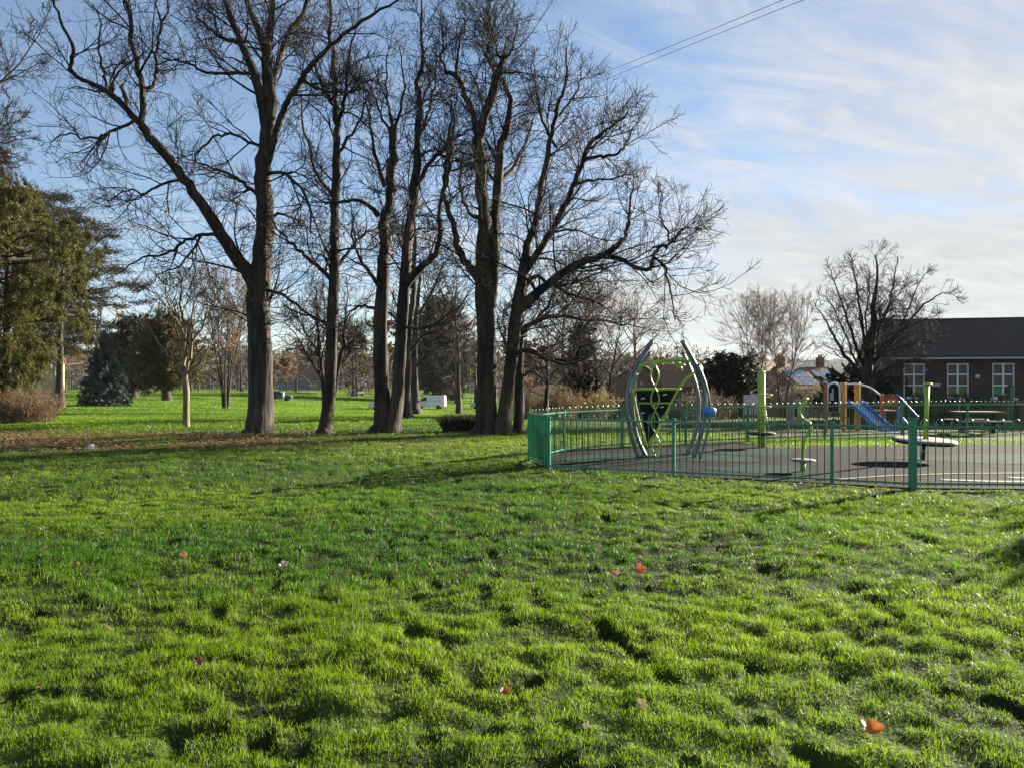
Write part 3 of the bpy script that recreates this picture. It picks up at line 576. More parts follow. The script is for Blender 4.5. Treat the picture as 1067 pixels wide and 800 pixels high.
# ================================================================ evergreens, shrubs, far trees
def conifer(name, label, base, H, Wd, seed, style, c1, c2, tr, f0=.08, n=30000, l=.3, w=.08, group=None, nlev=26, nb=7):
    g = np.random.default_rng(seed); base = np.array(base, float); root = thing(name, label, 'tree', tuple(base), group=group)
    k = 10; t = np.linspace(0, 1, k); p = np.stack([np.cumsum(g.normal(0, .006*H, k)), np.cumsum(g.normal(0, .006*H, k)), -.15+H*.97*t], -1); p[0, :2] = 0
    r = tr*(1-.95*t**.9); r[0] *= 1.3; p = crom(p, 3); r = np.interp(np.linspace(0, 1, len(p)), t, r)
    v, q = tubes_np(p[None], r[None], 10); mesh_np('trunk', v, [q], M['bark_far'], root, smooth=True)
    B = []; Rr = []
    for i in range(nlev):
        f = f0+(.985-f0)*i/(nlev-1); cpt = p[int(f*(len(p)-1))]
        for j in range(nb):
            a = i*1.1+j*2*math.pi/nb+g.uniform(-.35, .35); ff = min(.985, max(f0, f+g.uniform(-.02, .02))); z = -.15+H*.97*ff
            if style == 'spruce': rad = Wd/2*(1-ff)**.85*g.uniform(.8, 1.12)+.1; e0, dr = .05, -.5
            elif style == 'golden': rad = Wd/2*np.interp(ff, [0, .15, .3, .48, .68, .85, 1], [.2, .25, .5, .82, 1, .8, .25])*g.uniform(.45, 1.15); e0, dr = .35, -.9
            elif style == 'cedar': rad = Wd/2*(.55+.9*ff-1.35*ff**2.6)*g.uniform(.55, 1.2)*(1 if i % 3 else .5); e0, dr = .18, -.12
            else: rad = Wd/2*math.sqrt(max(.05, 1-(1.45*ff-.5)**2))*(1-.25*ff)*g.uniform(.5, 1.2); e0, dr = .5, -.2
            m = 7; s = np.linspace(0, 1, m); e = e0*s+dr*s*s*.55
            tipup = (.10*s**3 if style == 'spruce' else 0)
            b = np.stack([cpt[0]+np.cos(a+.15*s)*rad*s, cpt[1]+np.sin(a+.15*s)*rad*s, z+rad*(e+tipup)], -1)+np.concatenate([np.zeros((1, 3)), g.normal(0, .03*rad, (m-1, 3))]); B.append(b); Rr.append(np.linspace(max(.012, rad*.014), .006, m))
    B = np.array(B); Rr = np.array(Rr)
    # side sprigs
    C, Q = spawn(B, Rr, g, 2.4*26/max(H, 6)*.35+1.0, .25*Wd/6, .95*Wd/6, .8, .12, (-.12 if style in ('golden', 'spruce') else .0), 5, .5, .005, t0=.2)
    if style == 'cedar': C[:, 1:, 2] = C[:, :1, 2]+(C[:, 1:, 2]-C[:, :1, 2])*.3
    v, q = pack([(B, Rr), (C, Q)], (5, 3)); br = mesh_np('branches', v, [q], M['bark_far'], root, smooth=True)
    pts = np.concatenate([B[:, 2:].reshape(-1, 3), C[:, 1:].reshape(-1, 3), C[:, 1:].reshape(-1, 3)])
    dr_ = np.concatenate([np.gradient(B, axis=1)[:, 2:].reshape(-1, 3), np.gradient(C, axis=1)[:, 1:].reshape(-1, 3), np.gradient(C, axis=1)[:, 1:].reshape(-1, 3)])
    i = g.integers(0, len(pts), n); sp = {'golden': .13, 'spruce': .07, 'cedar': .12, 'yew': .22}[style]
    off = g.normal(0, sp*Wd/6, (n, 3));
    if style == 'cedar': off[:, 2] *= .35
    if style in ('golden', 'yew'):     # foliage hangs in separate tufts
        nt_ = n//42; ti = g.integers(0, len(pts), nt_); k_ = g.integers(0, nt_, n); i = ti[k_]; ax = unit(dr_[ti]*.8+g.normal(0, .35, (nt_, 3))+np.array([0, 0, -.75 if style == 'golden' else .05]))
        tl = l*3.2*g.uniform(.6, 1.5, nt_); s_ = g.random(n); off = ax[k_]*(tl[k_]*s_)[:, None]+g.normal(0, 1, (n, 3))*(l*.42*(1-.6*s_))[:, None]
        leaf_cloud('crown', pts[i]+off, ax[k_], l, w, c1, c2, g, root, droop=.1, jitter=.45)
        return root
    leaf_cloud('crown', pts[i]+off, unit(dr_[i]), l, w, c1, c2, g, root, droop={'golden': .7, 'spruce': .15, 'cedar': -.1, 'yew': .1}[style], jitter=.4)
    return root
OL1, OL2 = (.020, .022, .005), (.130, .118, .012)
conifer('conifer', 'tall conifer with drooping golden-olive foliage at the left end of the grass', ground(4, 438), 11.8, 9.0, 31, 'golden', OL1, OL2, .26, .12, 190000, .15, .028, nlev=22, nb=6)
conifer('conifer', 'dark tall conifer rising behind the golden-olive conifer', P(-28, 400, 45)*Vector((1, 1, 0)).x and Vector((P(-28, 400, 45).x, 45, float(gz(P(-28, 400, 45).x, 45)))), 17.0, 11, 32, 'golden', (.014, .015, .007), (.045, .038, .012), .3, .25, 60000, .2, .05, nlev=17, nb=6)
b = ground(55, 411)
conifer('cedar_tree', 'big dark cedar with flat layered branches and stout trunk', b, 215/800*b.y, 205/800*b.y, 33, 'cedar', (.012, .018, .010), (.036, .038, .018), .0062*b.y, .2, 80000, .5, .15, nlev=14, nb=10)
b = ground(108, 423)
conifer('blue_spruce', 'squat grey-blue spruce with foliage down to the ground', b, 80/800*b.y, 54/800*b.y, 34, 'spruce', (.022, .036, .036), (.11, .14, .135), .12, .04, 42000, .26, .06, nlev=22, nb=11)
b = ground(139, 414)
conifer('yew_tree', 'dark rounded yew just right of the blue spruce', b, 84/800*b.y, 60/800*b.y, 35, 'yew', (.014, .018, .008), (.050, .046, .014), .006*b.y, .08, 32000, .42, .13, nlev=14, nb=9)
b = ground(174, 417)
conifer('yew_tree', 'olive-topped yew with short leaning trunk behind the small young tree', b, 88/800*b.y, 74/800*b.y, 36, 'yew', (.026, .024, .008), (.15, .105, .016), .006*b.y, .14, 60000, .34, .10, nlev=14, nb=10)
b = ground(458, 419)
conifer('conifer', 'broad olive conifer behind the white van', b, 106/800*b.y, 68/800*b.y, 37, 'yew', (.025, .026, .010), (.085, .068, .02), .5, .08, 36000, .75, .25, nlev=20, nb=10)
b = ground(470, 417)
conifer('yew_tree', 'low dark yew close to the rear of the white van', b, 28/800*b.y, 30/800*b.y, 38, 'yew', (.012, .017, .009), (.03, .036, .016), .3, .05, 14000, .45, .16, nlev=10, nb=10)
def at(px, d): x = (px-CX)/F*d; return Vector((x, d, float(gz(x, d))))
conifer('conifer', 'narrow dark conifer among brown twigs behind the playground', at(604, 47), 5.6, 1.9, 39, 'yew', (.012, .016, .009), (.035, .035, .016), .12, .05, 16000, .22, .07, nlev=18, nb=7)
conifer('holly_tree', 'rounded very dark evergreen bush beside the twin birches', at(763, 58), 4.6, 4.8, 40, 'yew', (.010, .014, .008), (.028, .030, .014), .2, .03, 36000, .20, .09, nlev=14, nb=12)
conifer('evergreen_bush', 'dark green evergreen bush against the red-brown school wall behind the slide', at(893, 43.5), 3.0, 4.0, 41, 'yew', (.012, .022, .008), (.04, .06, .018), .12, .03, 16000, .16, .08, nlev=10, nb=10)
# leafless trees out of the row
auto_tree('bare_tree', 'bare tree whose fine dark twigs enter from the top left corner', at(-95, 36), 21, 14.5, .42, 51, M['bark'], M['twig'], nl=22, el=(5, 60), levels=3, dens=1.2, sc=1.0, tw=.0075)
auto_tree('bare_tree', 'grey bare tree with drooping twigs behind the golden-olive conifer', at(62, 62), 18.5, 16, .34, 52, M['bark_far'], M['twig'], nl=22, el=(0, 55), droop=.07, levels=3, dens=.75, sc=1.3, tw=.008, up=-.04)
b = ground(235, 425)
auto_tree('multi_stem_tree', 'clump of slim stems with clinging brown leaves left of the tallest tree', b, 150/800*b.y, 88/800*b.y, .16, 53, M['bark_far'], M['twig_brown'], stems=6, nl=8, el=(35, 75), fork=.3, leaves=(5200, (.10, .06, .025), (.26, .16, .06), .14), dens=.8, sc=1.1, tw=.010, levels=2, up=.1)
b = ground(295, 418)
gt = auto_tree('young_tree', 'little tree with rusty leaves and a white trunk guard by the dark car', b, 44/800*b.y, 36/800*b.y, .10, 54, M['bark_far'], M['twig_brown'], nl=10, fork=.35, leaves=(4200, (.12, .06, .02), (.28, .14, .05), .2), dens=.6, sc=1.0, tw=.012, levels=2)
mb = MB(); mb.lathe((0, 0, 0), [(.17, -.1), (.16, .7), (.17, 1.4), (.15, 1.45)], 14); mb.build('trunk_guard', mat('guard_white', (.75, .73, .68), .6), gt)
for px, H_, W_, sd, lb in ((372, 62, 52, 55, 'rusty-leaved tree at the far field edge seen right of the slim leaning trunk'), (396, 78, 56, 56, 'rusty-leaved tree at the far field edge directly behind the twin-stemmed tree')):
    b = ground(px, 413.5); auto_tree('leafy_tree', lb, b, H_/800*b.y, W_/800*b.y, .25, sd, M['bark_far'], M['twig_brown'], nl=14, fork=.15, leaves=(5200, (.10, .06, .028), (.22, .13, .06), .55), dens=.35, sc=2.6, tw=.03, levels=2)
auto_tree('hawthorn_tree', 'low dark hawthorn with spreading crooked limbs behind the gate', at(568, 33), 4.2, 5.2, .16, 57, M['bark'], M['twig'], nl=13, el=(0, 50), fork=.3, wander=.3, dens=.7, sc=.8, tw=.0065)
auto_tree('bare_tree', 'brown twiggy tree behind the back fence, left of the arched climbing frame', at(628, 52), 8.6, 7.8, .16, 58, M['bark_far'], M['twig_brown'], stems=3, nl=12, el=(20, 70), fork=.1, dens=.55, sc=1.0, tw=.008, leaves=(900, (.12, .08, .04), (.25, .16, .08), .12))
auto_tree('bare_tree', 'tall pale brown twiggy tree whose drooping tips hang beside the climbing frame', at(660, 60), 10.4, 6.4, .2, 59, M['bark_far'], M['twig_brown'], nl=20, el=(10, 60), fork=.12, droop=.05, dens=.6, sc=1.1, tw=.008, up=-.05)
auto_tree('bare_tree', 'greyish bare tree in the second row between the fused trunks and the brown twiggy tree', at(588, 72), 16, 13, .3, 60, M['bark_far'], M['twig'], nl=20, el=(15, 65), fork=.2, dens=.5, sc=1.5, tw=.010)
auto_tree('bare_tree', 'grey bare tree filling the gap left of the fused trunks', at(478, 80), 17, 13, .3, 61, M['bark_far'], M['twig'], nl=20, el=(15, 65), fork=.25, dens=.5, sc=1.6, tw=.011)
OKtr = [([(905, 436, 22), (905, 425, 17), (905, 412, 14.5), (904, 400, 13.5), (903, 390, 12), (905, 370, 9), (910, 345, 7), (912, 320, 5), (913, 290, 3), (912, 266, 1.5)], .3)]
OKlm = [([(904, 396, 9), (890, 381, 7), (878, 366, 5.6), (868, 350, 4), (861, 335, 2.5), (853, 322, 1.2)], -1.2, 0), ([(903, 386, 8), (893, 365, 6), (885, 340, 5), (877, 315, 3.5), (870, 295, 2), (864, 280, 1)], 1.2, 0), ([(904, 375, 7), (899, 345, 5), (895, 315, 4), (891, 290, 2.5), (888, 270, 1.2)], -1, 0),
 ([(908, 358, 6), (920, 335, 5), (928, 310, 4), (932, 288, 2.5), (935, 268, 1.2)], 1.4, 0), ([(906, 386, 8), (922, 366, 6.4), (940, 346, 5), (955, 326, 4), (970, 312, 2.5), (985, 306, 1.5), (998, 312, 1)], -1, 0), ([(922, 366, 5), (945, 360, 4), (962, 352, 2.5), (982, 348, 1.2)], 1.2, 0),
 ([(935, 350, 4.4), (948, 322, 3), (958, 300, 2), (966, 284, 1)], 1, -.4), ([(906, 396, 7), (920, 389, 5), (938, 379, 3.5), (956, 374, 1.5)], -1.4, 0), ([(903, 398, 6), (885, 396, 4), (870, 388, 2.5), (857, 382, 1.2)], 1, 0), ([(904, 384, 5), (905, 360, 4), (902, 330, 3), (905, 300, 2), (903, 276, 1)], -1.8, 0), ([(905, 380, 5), (914, 355, 4), (922, 330, 3), (945, 295, 1.4)], 1.9, 0), ([(903, 388, 5), (888, 370, 4), (880, 345, 3), (862, 310, 1.3)], 2.0, 0), ([(907, 372, 4), (930, 350, 3), (950, 338, 2.2), (975, 328, 1.1)], -1.9, 0)]
traced_tree('bare_tree', 'broad domed bare tree with radiating limbs in front of the school roof', 41, OKtr, OKlm, 62, M['bark'], M['twig'], None, wander=.2, dens=1.05, sc=.8, tw=.006, tsides=12, slim=.6)
auto_tree('birch_tree', 'pale fine-twigged tree, left one of the pair above the house roofs', at(785, 62), 10.0, 8.0, .12, 63, M['bark_young'], M['twig_pale'], stems=2, nl=18, el=(26, 68), fork=.2, dens=.8, sc=.9, tw=.0065, up=.10, ang=.6, wander=.13, group='pair of fine-twigged trees')
auto_tree('birch_tree', 'pale fine-twigged tree, right one of the pair above the house roofs', at(815, 64), 10.4, 7.6, .12, 64, M['bark_far'], M['twig_pale'], stems=2, nl=18, el=(26, 68), fork=.2, dens=.8, sc=.9, tw=.0065, up=.10, ang=.6, wander=.13, group='pair of fine-twigged trees')
# far treeline across the field
protos = []
for k, (lb, tw, lv) in enumerate((('brown leafless tree in the distant line across the field', 'twig_brown', None), ('grey leafless tree in the distant line across the field', 'twig', None), ('distant tree still holding rusty leaves across the field', 'twig_brown', (1600, (.10, .055, .022), (.22, .12, .05), .9)), ('tan twiggy tree in the distant line across the field', 'twig_pale', None))):
    protos.append(auto_tree('distant_tree', lb, (0, 0, 0), 12, 10, .25, 80+k, M['bark_far'], M[tw], nl=13, fork=.15, leaves=lv, dens=.5, sc=2.2, tw=.035, levels=2, group='distant trees across the field'))
g = np.random.default_rng(5); spots = []
for px in np.arange(-140, 780, 12): spots.append((px+g.uniform(-6, 6), g.uniform(215, 300), g.uniform(.75, 1.35)))
for px in np.arange(-100, 700, 42): spots.append((px+g.uniform(-14, 14), g.uniform(300, 420), g.uniform(1.1, 1.7)))
for px in np.arange(70, 740, 27): spots.append((px+g.uniform(-9, 9), g.uniform(150, 205), g.uniform(.95, 1.5)))
for i, (px, d, s) in enumerate(spots):
    o = protos[i] if i < 4 else copy_tree(protos[int(g.integers(0, 4))])
    if px > 560: s *= .8
    o.location = at(px, d); o.scale = (s*g.uniform(.9, 1.15), s*g.uniform(.9, 1.15), s); o.rotation_euler = (0, 0, g.uniform(0, 6.28))
# shrubs
def shrub(name, label, base, sx, sy, h, seed, twm, leaves, n=260, cat='shrub', box=False, tw=.006, group=None):
    g = np.random.default_rng(seed); root = thing(name, label, cat, tuple(base), group=group)
    x = g.uniform(-.5, .5, n)*sx*.8; y = g.uniform(-.5, .5, n)*sy*.8; k = 7
    if not box: a = g.uniform(0, 6.28, n); rr = np.sqrt(g.random(n))*.42; x = rr*np.cos(a)*sx; y = rr*np.sin(a)*sy
    d = unit(np.stack([x*.5/sx*(.3 if box else 2.2)+g.normal(0, .15, n), y*.5/sy*(.3 if box else 2.2)+g.normal(0, .15, n), np.ones(n)], -1)); hh = h*(1 if box else 1-.5*(np.hypot(x/sx, y/sy)/.5)**2)*g.uniform(.7, 1.1, n)
    p = [np.stack([x, y, np.full(n, -.05)], -1)]
    for j in range(k-1): d = unit(d+g.normal(0, .12, (n, 3))); p.append(p[-1]+d*hh[:, None]/(k-1))
    B = np.stack(p, 1); Rr = np.linspace(tw*1.6, tw*.8, k)[None].repeat(n, 0)
    C, Q = spawn(B, Rr, g, 5/h, .2*h, .5*h, .6, .2, .02, 5, .6, tw*.8, t0=.2)
    v, q = pack([(B, Rr), (C, Q)], (4, 3)); mesh_np('stems', v, [q], twm, root)
    if leaves:
        m, c1, c2, sz = leaves; pts = np.concatenate([B[:, 2:].reshape(-1, 3), C[:, 1:].reshape(-1, 3)]); i = g.integers(0, len(pts), m)
        leaf_cloud('foliage', pts[i]+g.normal(0, .05, (m, 3)), unit(g.normal(size=(m, 3))), sz, sz*.6, c1, c2, g, root)
    return root
b = ground(27, 440); shrub('dry_bush', 'straw-brown dry bush at the foot of the golden-olive conifer', b, 58/800*b.y, 1.8, 37/800*b.y, 91, M['twig_brown'], (5000, (.055, .048, .020), (.16, .13, .055), .06), 420)
b = ground(482, 449.5); shrub('clipped_hedge', 'low clipped dead-brown hedge left of the fused trunks', b+Vector((.3, .4, 0)), 2.6, .8, .62, 92, M['twig'], (5000, (.045, .03, .018), (.13, .08, .045), .05), 520, 'hedge', True, .005)
shrub('red_shrub', 'reddish-brown shrub behind the gate beside the slender trunk', at(553, 40), 2.0, 1.6, 2.2, 93, M['twig_brown'], (2000, (.10, .05, .03), (.20, .10, .055), .09), 160)
shrub('rusty_shrub', 'orange-brown shrub just right of the hawthorn trunk', at(582, 41), 2.0, 1.6, 1.9, 94, M['twig_brown'], (2000, (.12, .075, .03), (.22, .14, .06), .09), 160)
shrub('yellow_shrub', 'yellow-green shrub behind the back fence near the narrow dark conifer', at(622, 45), 1.5, 1.5, 1.9, 95, M['twig_brown'], (1800, (.16, .13, .02), (.34, .26, .05), .09), 110)
shrub('olive_shrub', 'bushy olive shrub in front of the solar-panelled roof', at(845, 66), 4.4, 3.0, 3.2, 96, M['twig_pale'], (5000, (.06, .06, .02), (.16, .14, .05), .12), 260, tw=.010)
shrub('ivy_hedge', 'green shrub below the school windows behind the slide', at(985, 40), 5.0, 1.5, 1.5, 97, M['twig'], (9000, (.02, .05, .012), (.06, .12, .03), .08), 260, 'hedge', True)
conifer('evergreen_bush', 'low dark evergreen bush added out of view by the near fence to shade grass', on(9.7, 11.0), 1.75, 1.5, 99, 'yew', (.012, .022, .008), (.04, .06, .018), .05, .03, 9000, .10, .05, nlev=9, nb=9)  # unseen bush, added so its shadow falls across the grass at the right edge
shrub('brown_shrub', 'brown tangled shrub below the dark evergreen bush', at(735, 50), 3.6, 2.4, 2.0, 98, M['twig_brown'], (1800, (.06, .045, .03), (.14, .09, .05), .09), 220)
# individual fallen leaves in the near grass
def lobed_leaf(px, py, size, c1, c2, label, rz, tilt, name, lift):
    p = ground(px, py); p.z = float(gz2(p.x, p.y))+lift; n = 60; g = np.random.default_rng(int(px*7+py)); a = np.arange(n)/n*2*np.pi
    lob = .52+.30*np.abs(np.cos(2.5*a))**.7*(1+.25*np.cos(a))+.05*np.abs(np.sin(15*a)); V = [(0, 0, 0)]
    for k in (.33, .66, 1.0):
        for th, r in zip(a, lob):
            x = k*r*math.cos(th)*size*.62; y = k*r*math.sin(th)*size*.62; z = .55*abs(y)*(.4+k*.5)+.35*k*k*x*math.copysign(1, x)*.6+size*.05*k*math.sin(3*th+p.x*9)
            V.append((x, y, z))
    Fq = []; Ft = [(0, 1+i, 1+(i+1) % n) for i in range(n)]
    for r in range(2):
        for i in range(n): b_ = 1+r*n; Fq.append((b_+i, b_+n+i, b_+n+(i+1) % n, b_+(i+1) % n))
    V = np.array(V); st = np.array([[-.36, 0, .02], [-.36, .012, .02], [-.75, .01, .10], [-.75, -.004, .10]])*size; b_ = len(V); V = np.vstack([V, st]); Fq.append((b_, b_+1, b_+2, b_+3))
    m = mat('leaf_'+name, c1, .5, c2, 28, bump=.004, bscale=60, trans=.25); o = mesh_np(name, V, [np.array(Fq), np.array(Ft)], m, smooth=True)
    o.location = p; o.rotation_euler = (Matrix.Rotation(tilt*.8, 3, 'X') @ Matrix.Rotation(rz, 3, 'Z')).to_euler()
    return tag(o, label, 'leaf', 'fallen leaves in the near grass')
def single_leaf(px, py, size, c1, c2, label, rz, tilt=.5, name='fallen_leaf', lift=.03):
    return lobed_leaf(px, py, size, c1, c2, label, rz, tilt, name, lift)
def plain_leaf(px, py, size, c1, c2, label, rz, tilt=.5, name='fallen_leaf', lift=.06):
    p = ground(px, py); p.z = float(gz2(p.x, p.y))+lift; n = 9; t = np.linspace(0, 1, n); V = []
    for i, s in enumerate(t):
        wd = .36*math.sin(math.pi*min(1, s*.94+.03))**.8*(1+.22*math.sin(9*s)); z = .35*s*s-.1*s
        V += [(-wd*size, (s-.5)*size, (z+.16*wd)*size), (0, (s-.5)*size, (z-.05)*size), (wd*size, (s-.5)*size, (z+.2*wd)*size)]
    Fq = []
    for i in range(n-1): a = i*3; Fq += [(a, a+1, a+4, a+3), (a+1, a+2, a+5, a+4)]
    m = mat('leaf_'+name, c1, .55, c2, 30, trans=.25); o = mesh_np(name, np.array(V), [np.array(Fq)], m, smooth=True)
    o.location = p; o.rotation_euler = (Matrix.Rotation(tilt, 3, 'X') @ Matrix.Rotation(rz, 3, 'Z')).to_euler(); return tag(o, label, 'leaf', 'fallen leaves in the near grass')
single_leaf(908, 763, .10, (.42, .10, .02), (.62, .20, .04), 'bright orange leaf in the near grass at the lower right', 1.2)
single_leaf(667, 592, .11, (.45, .09, .02), (.60, .16, .04), 'orange-red leaf on the grass below the green gate', .4, .8)
single_leaf(641, 597, .08, (.30, .16, .10), (.42, .24, .15), 'pinkish-brown leaf just left of the orange-red leaf', 2.2)
single_leaf(611, 764, .05, (.62, .52, .36), (.48, .38, .24), 'tiny cream leaf in the near grass at the bottom centre', 0, .2)
single_leaf(668, 742, .065, (.45, .36, .18), (.36, .28, .12), 'narrow straw-coloured leaf standing up in the near grass', .9, 1.0)
single_leaf(191, 582, .09, (.36, .22, .13), (.26, .15, .08), 'upright pale brown leaf alone in the left grass', .2, 1.2)
single_leaf(296, 590, .09, (.55, .48, .42), (.45, .36, .3), 'whitish dry leaf in the grass right of the upright brown leaf', 1.0, .5)
single_leaf(527, 727, .06, (.34, .09, .03), (.2, .07, .03), 'dark red curled leaf in a hollow at the bottom centre', 2.0, .4)
single_leaf(209, 697, .07, (.20, .11, .05), (.12, .07, .03), 'dull brown leaf sunk in the grass at the lower left', 2.0, .4)
o = plain_leaf(95, 467, .24, (.72, .71, .68), (.6, .58, .55), 'crumpled white paper scrap on the leaf litter at left', .3, .3, 'paper_litter', .05); o['category'] = 'litter'; del o['group']
# overhead cables
CABLES = []
for pts, r, lb in ((((560, 104, 95), (700, 48, 55), (795, 9, 42), (900, -35, 33)), .011, 'upper of the two black overhead cables crossing the sky'), (((560, 112, 95), (700, 55, 56), (838, 0, 41), (930, -35, 34)), .011, 'lower of the two black overhead cables crossing the sky')):
    q = crom([P(*p) for p in pts], 10); mb = MB().tube(q, r*1.4, 6); tag(mb.build('overhead_cable', mat('cable', (.03, .03, .035), .6)), lb, 'cable', 'overhead cables')

def far_wood():     # the brown wood edge at the far side of the field, too far and dense to tell trees apart
    g = np.random.default_rng(77); n = 52000; px = g.uniform(-260, 800, n); d = g.uniform(330, 420, n); x = (px-CX)/F*d
    h = 7+12*vnoise(x*.05, d*.03, 21)+7*vnoise(x*.16, d*.1, 22)
    z = gz(x, d)+h*g.random(n)**.8; p = np.stack([x, d, z], -1)
    o = leaf_cloud('far_wood', p, np.tile([0, 0, 1.], (n, 1))+g.normal(0, .6, (n, 3)), 2.2, .5, (.045, .032, .022), (.12, .085, .055), g, None)
    tag(o, 'dense brown leafless wood closing the far side of the field', 'wood', kind='stuff')
far_wood()
# ================================================================ playground
M['green'] = mat('fence_green', (.010, .155, .085), .3, (.016, .200, .115), 3, coat=.8)
M['green_dark'] = mat('fence_green_dark', (.007, .080, .046), .28, (.012, .110, .064), 3, coat=1)
M['lime'] = mat('lime_paint', (.30, .46, .025), .35, (.22, .36, .02), 5, coat=.2)
M['steel'] = mat('galvanised_steel', (.085, .10, .12), .32, (.15, .17, .19), 6, metal=.45)
M['black_panel'] = mat('black_panel', (.004, .005, .010), .6, spec=.15)
M['grip'] = mat('climbing_grip', (.62, .62, .58), .5)
M['disc'] = mat('disc_top', (.20, .185, .19), .6, (.30, .28, .28), 4)
M['rubber'] = mat('black_rubber', (.018, .018, .018), .7)
M['yellow'] = mat('yellow_paint', (.62, .30, .025), .4, (.5, .22, .02), 5)
M['blue'] = mat('blue_plastic', (.04, .16, .48), .35, (.06, .22, .55), 4)
M['red'] = mat('red_panel', (.22, .03, .02), .45, (.30, .06, .03), 6)
M['orange'] = mat('orange_panel', (.40, .10, .03), .45)
M['white_paint'] = mat('white_paint', (.72, .72, .70), .4)
M['slide_steel'] = mat('slide_steel', (.20, .30, .52), .3, (.28, .38, .58), 3)
M['wood'] = mat('weathered_wood', (.17, .105, .06), .8, (.26, .17, .10), 3, 8, .004, 20, (.3, 2, 2))
M['wood_pale'] = mat('pale_wood', (.45, .36, .26), .75, (.36, .28, .20), 3)
def bow_fence(name, label, pts, post_ids=None, H=1.0, group='green bow-topped fences', wide=(), pm=None):
    b0 = Vector((*pts[0], float(gz(*pts[0])))); root = thing(name, label, 'fence', b0, group=group)
    W3 = [Vector((x, y, float(gz(x, y))))-b0 for x, y in pts]
    for i, p in enumerate(W3):
        w = .11 if i in wide else .062; h = H+(.13 if i in wide else .05)
        t = (W3[min(i+1, len(W3)-1)]-W3[max(i-1, 0)]); a = math.atan2(t.y, t.x)
        mb = MB().box(p+Vector((0, 0, h/2-.05)), (w, w, h+.1), a); mb.box(p+Vector((0, 0, h+.008)), (w+.012, w+.012, .016), a)
        mb.build('post', pm or M['green'], root, bevel=.004)
    for a, b in zip(W3[:-1], W3[1:]):
        d = b-a; ln = d.length; u = d/ln; an = math.atan2(u.y, u.x); s0 = .06; n = max(2, int((ln-2*s0)/.112)); n -= n % 2; pit = (ln-2*s0)/n
        pk = MB(); r = .0085
        for j in range(0, n, 2):
            q0 = a+u*(s0+pit*(j+.5)); q1 = a+u*(s0+pit*(j+1.5)); c = (q0+q1)/2; R_ = pit/2; zz = Vector((0, 0, 1))
            arc = [c+u*(-R_*math.cos(math.pi*k/8))+zz*(H+.035+R_*1.6*math.sin(math.pi*k/8)) for k in range(9)]
            pk.tube([q0+zz*.03]+arc+[q1+zz*.03], r, 6)
        pk.build('bow_topped_bars', pm or M['green_dark'], root)
        for z, h in ((H, .034), (.075, .034)):
            mb = MB().box((a+b)/2+Vector((0, 0, z)), (ln-.064, .030, h), rot=Matrix.Rotation(an, 3, 'Z') @ Matrix.Rotation(-math.asin(u.z), 3, 'Y')); mb.build('rail', M['green'], root, bevel=.003)
    return root
bow_fence('bow_top_fence', 'near green bow-topped fence facing the open grass', NEAR, wide=(3,))
bow_fence('bow_top_fence', 'back green bow-topped fence behind the climbing frame', BACK)
FAR = [(5.2, 32.0), (8, 33.2), (10.8, 34.3), (13.6, 35.4), (16.4, 36.3), (19.2, 37.1), (22, 37.8), (24.8, 38.4), (27.6, 38.8)]
bow_fence('bow_top_fence', 'farthest green bow-topped fence between the slide and the school', FAR)
# gate with close bars, seen almost edge on
g0 = Vector((NEAR[0][0]-.045, NEAR[0][1]+.11, 0)); g1 = Vector((BACK[0][0]-.02, BACK[0][1]-.10, 0)); d = g1-g0; ln = d.length; an = math.atan2(d.y, d.x)
gt = thing('gate', 'solid-looking green gate of close-set bars at the corner of the near fence', 'gate', g0, an)
mb = MB(); mb.box((.03, 0, .56), (.06, .06, 1.06)).box((ln-.03, 0, .56), (.06, .06, 1.06)).box((ln/2, 0, 1.06), (ln-.12, .05, .05)).box((ln/2, 0, .10), (ln-.12, .05, .05)); mb.build('gate_frame', M['green'], gt, .004)
mb = MB(); n = int((ln-.16)/.062)
for j in range(n): mb.box((.08+(ln-.16)*(j+.5)/n, 0, .58), (.014, .040, .90))
mb.build('bars', M['green'], gt)
mb = MB().box((ln-.12, .04, .75), (.12, .03, .06)).tube([(ln-.2, .05, .78), (ln-.05, .05, .78)], .012, 8); mb.build('latch', M['steel'], gt)
def V3(px, py, d, b): return P(px, py, d)-b
# ---- arched climbing frame
d0 = 17.9; b = Vector(((697-CX)/F*d0, d0, 0)); cf = thing('climbing_frame', 'arched climbing frame with curved steel legs, lime bars and black panels', 'climbing frame', b)
def arc(name, pts, d, r, m, dy=0, n=10, parent=None):
    q = crom([P(x, y, d+dy*(i/(len(pts)-1)))-b for i, (x, y) in enumerate(pts)], 6); return MB().tube(q, r, n).build(name, m, parent or cf)
arc('curved_leg', [(680, 355), (666, 376), (656.5, 396), (653.5, 420), (656.5, 447), (666, 479)], 17.7, .052, M['steel'])
arc('curved_leg', [(677.5, 367), (665, 387), (659.5, 406), (659.5, 430), (664, 455), (674, 477)], 18.3, .046, M['steel'])
arc('curved_leg', [(710.5, 355), (723, 377), (732, 396), (735, 420), (732, 446), (722, 479)], 17.7, .052, M['steel'])
arc('curved_leg', [(711, 367), (721.5, 390), (727.5, 412), (727.5, 436), (723, 456), (714, 477)], 18.3, .046, M['steel'])
arc('thin_leg', [(727, 379), (736, 402), (740, 427), (738, 448), (729, 479)], 17.4, .026, M['steel'])
arc('top_bar', [(664, 391), (660, 389), (661, 385), (669, 380.5), (684, 377), (702, 375.5), (719, 376.5), (728, 380), (731, 386), (727, 389)], 17.95, .040, M['lime'])
arc('panel_bar', [(661, 405.6), (710, 405.6)], 17.95, .034, M['lime']); arc('panel_bar', [(665.5, 419.8), (701, 419.8)], 17.95, .020, M['lime'])
